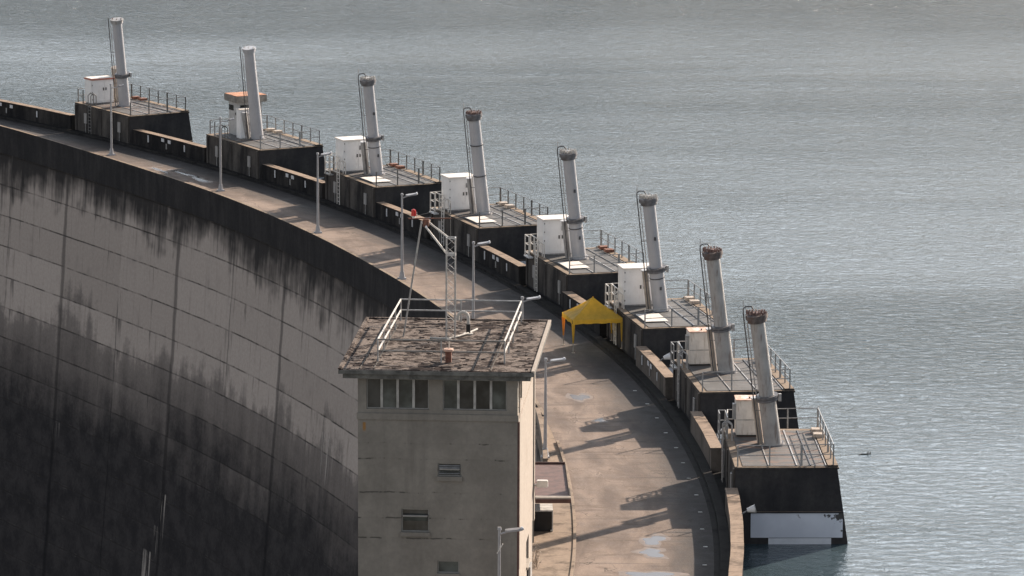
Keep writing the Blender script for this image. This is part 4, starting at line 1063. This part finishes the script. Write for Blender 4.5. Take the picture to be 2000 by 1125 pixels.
t = tower_thing('beacon_lamp', 'small red beacon lamp at the tip of the rooftop boom', 'beacon', (-1.66, 1.49, RZ+5.50))
MB().tube((0, 0, -0.03), (0, 0, 0.08), 0.07, n=10).build('socket', 'rail_white', t)
MB().tube((0, 0, 0.08), (0, 0, 0.34), 0.12, 0.10, 14).build('red_glass', 'red_lamp', t, bevel=0.01)
MB().tube((0, 0, 0.345), (0, 0, 0.37), 0.06, n=10).build('lamp_top', 'red_lamp', t)
MB().bar((0.14, 0, 0.0), (0.14, 0, 0.25), 0.02).build('guard_bar', 'rail_white', t)
t = tower_thing('vent_post', 'square rust-brown vent post with a pale cap on the tower roof', 'vent', (0.38, -4.25, RZ))
MB().box(-0.13, 0.13, -0.11, 0.11, 0, 0.52).build('shaft', 'rust_metal', t)
MB().box(-0.20, 0.20, -0.17, 0.17, 0.522, 0.62).build('cap', 'roof_pink', t, bevel=0.01)
MB().tube((0.02, 0.1, 0.62), (0.02, 0.1, 1.05), 0.03, n=8).tube((-0.08, 0.1, 1.03), (0.12, 0.1, 1.03), 0.035, n=8).build('tee_pipe', 'rope_white', t)
t = tower_thing('gooseneck_pipe', 'curved dark vent pipe near the rear of the tower roof', 'pipe', (0.62, 2.7, RZ))
pts = [(0.1, 0, 0)] + [(0.1 - 0.24 + 0.24*math.cos(th), 0, 0.75+0.24*math.sin(th)) for th in [k*math.pi/8 for k in range(9)]] + [(-0.38, 0, 0.62)]
MB().path(pts, 0.075, 10).build('bent_pipe', 'hose', t)
MB().tube((0.1, 0, 0), (0.1, 0, 0.45), 0.10, n=12).build('pipe_foot', 'black_steel', t)
MB().tube((0.1, 0, 0), (0.1, 0, 0.04), 0.22, n=14).build('pipe_flange', 'hose', t)
def roof_debris():
    b = MB(); rr = random.Random(31)
    for k in range(620):
        x = rr.uniform(-4.0, 4.0); y = rr.uniform(-5.9, 5.9)
        if math.sin(x*1.3+1.1*math.sin(y*0.9))*math.sin(y*1.1+x*0.4) < rr.uniform(-0.9, 0.75): continue
        n = rr.randint(5, 8); sx = rr.uniform(0.05, 0.30)*rr.uniform(0.5, 1.3); sy = sx*rr.uniform(0.35, 0.9); h = rr.uniform(0.012, 0.05); ph = rr.uniform(0, 6.3)
        ring = [(x+math.cos(ph+2*math.pi*i/n)*sx*rr.uniform(.6, 1.2), y+math.sin(ph+2*math.pi*i/n)*sy*rr.uniform(.6, 1.2)) for i in range(n)]
        vs = [(p, q, 0.002) for p, q in ring] + [(x+(p-x)*0.6, y+(q-y)*0.6, h*rr.uniform(.7, 1.2)) for p, q in ring]
        b.add(vs, [(i, (i+1) % n, n+(i+1) % n, n+i) for i in range(n)] + [tuple(range(n, 2*n))])
    o = b.build('moss_debris', 'roof_moss', fix=False)
    o.location = (TC[0], TC[1], RZ); o.rotation_euler = (0, 0, TY)
    tag(o, 'dark crumbly moss and dirt scattered over the tower roof', 'moss', kind='stuff')
roof_debris()
t = tower_thing('roof_hose', 'pale hose lying curved across the tower roof', 'hose', (0, 0, RZ))
pp = [(-0.9, 1.25), (-0.5, 1.15), (-0.05, 1.2), (0.3, 1.7), (0.65, 2.4), (0.9, 3.1), (1.06, 3.6)]
MB().path([(x, y, 0.06) for x, y in pp], 0.045, 8).build('hose_run', 'hose', t)
t = tower_thing('wall_lamp', 'small white fixture on the sunny side wall of the tower above the brown canopy', 'wall lamp', (X1+0.0, 5.3, 4.90))
MB().box(0.11, 0.30, -0.05, 0.05, 0.02, 0.10).build('arm', 'rail_white', t)
MB().box(0.20, 0.72, -0.15, 0.15, -0.02, 0.30).build('housing', 'rail_white', t, bevel=0.03)

# ---- forecourt behind the tower ------------------------------------------------
def forecourt():
    n = 26; top = []
    for k in range(n+1):
        a = -9 + (3.62+9)*k/n; top.append(pol(redge_s(a)-0.03, a)[:2])
    left = [pol(213, 3.62)[:2], pol(213, -9)[:2]]
    poly = top + left
    tag(MB().prism_z(poly, ZR-0.9, ZR+0.10).build('pavement', 'forecourt_concrete'), kind='structure')
forecourt()
kt = thing('kerb', 'thin pale kerb line between the tower forecourt and the road', 'kerb', pol(221.65, 0), 0)
o = solid_arc('kerb_stone', lambda a: redge_s(a)-0.03, lambda a: redge_s(a)+0.12, ZR-0.05, ZR+0.16, -9, 5.3, 'forecourt_concrete'); o.parent = kt; o.matrix_parent_inverse = Matrix.Translation(-Vector(kt.location))
tag(strip('pavement', lambda a: redge_s(a)-1.0, lambda a: redge_s(a)-0.03, ZR+0.04, 3.62, 7.1, 'forecourt_concrete'), kind='structure')
lw = thing('low_wall', 'short low sunlit wall at the deck edge beside the street lamp by the tower', 'wall', pol(221.0, 5.2), 0)
o = solid_arc('wall_body', lambda a: 220.78+(a-4.2)*0.26, lambda a: 221.02+(a-4.2)*0.26, ZR-1.0, ZR+0.55, 3.66, 7.1, 'forecourt_concrete'); o.parent = lw; o.matrix_parent_inverse = Matrix.Translation(-Vector(lw.location))

def canopy():
    t = thing('entrance_canopy', 'brown flat canopy with raised pale rim over the tower rear entrance', 'canopy', (1.17, 218.2, ZR), R(1.0))
    W_, D_, z = 1.72, 8.0, 2.40
    MB().box(0.0, W_, 0, D_, z-0.26, z-0.06).build('slab', 'red_brown', t)
    MB().box(0.02, W_-0.06, 0.45, D_-0.10, z-0.058, z-0.04).build('roof_membrane', 'red_brown', t)
    MB().box(0.0, W_, 0.0, 0.42, z-0.058, z+0.02).build('front_rim', 'sunlit_wall', t)
    MB().box(W_-0.055, W_+0.01, 0.425, D_, z-0.058, z+0.06).build('side_rim', 'forecourt_concrete', t)
    MB().box(0.0, W_-0.06, D_-0.07, D_, z-0.058, z+0.06).build('rear_rim', 'red_brown', t)
    MB().box(-2.4, -0.05, 0.3, D_-0.3, 0.1, z+0.3).build('lobby_wall', 'tower_front', t)
canopy()
def steelbox():
    t = thing('equipment_box', 'open-fronted black box with white frame edges under the brown canopy', 'box', (1.16, 220.9, ZR+0.1), R(1.0))
    w_, h = 0.90, 1.05
    MB().box(0.0, w_-0.05, 0.05, 1.5, 0.0, h-0.05).build('black_body', 'black_steel', t)
    MB().box(0.0, w_, 0.0, 1.5, h-0.046, h+0.02).build('top_frame', 'white_frame', t)
    MB().box(w_-0.048, w_, 0.0, 0.06, 0.0, h-0.048).build('side_frame', 'white_frame', t)
    MB().tube((w_-0.12, -0.05, 0.06), (w_-0.02, -0.05, 0.06), 0.05, n=10).build('wheel', 'white_frame', t)
steelbox()
def bush():
    t = thing('dry_plant', 'pale dry weeds growing against the foot of the tower side wall', 'plant', (1.06, 213.4, ZR+0.1))
    rr = random.Random(11); st = MB(); lf = MB()
    for k in range(26):
        a = rr.uniform(0, 6.28); l = rr.uniform(0.4, 1.25); s_ = rr.uniform(0.15, 0.5)
        p0 = Vector((rr.uniform(-.15, .2), rr.uniform(-.5, .5), 0)); p1 = p0+Vector((math.cos(a)*s_*0.6+0.05, math.sin(a)*s_, l))
        st.tube(p0, p1, 0.012, 0.005, 4)
        for j in range(9):
            q = p0.lerp(p1, rr.uniform(0.3, 1)); d = Vector((rr.uniform(-1, 1), rr.uniform(-1, 1), rr.uniform(-.3, 1))).normalized()*rr.uniform(.05, .12); e = d.cross(Vector((rr.uniform(-1, 1), 0.3, 1))).normalized()*0.03
            lf.add([q, q+d*0.5+e, q+d, q+d*0.5-e], [(0, 1, 2, 3)])
    st.build('stems', 'twig', t, fix=False); lf.build('leaves', 'twig', t, fix=False)
bush()
def driftwood():
    t = thing('floating_branch', 'dark bit of driftwood floating on the lake right of the nearest pier', 'driftwood', (19.37, 247.4, WZ), 0.3)
    MB().path([(-0.35, 0, -0.02), (-0.12, 0.1, 0.02), (0.2, 0.0, 0.0), (0.38, 0.15, -0.02)], 0.04, 6).build('branch', 'wood_dark', t)
    MB().tube((0.2, 0, 0), (0.24, 0.05, 0.16), 0.035, 0.02, 6).build('twig', 'wood_dark', t)
    MB().tube((0.38, 0.1, 0), (0.40, 0.1, 0.14), 0.035, 0.02, 6).build('twig', 'wood_dark', t)
driftwood()
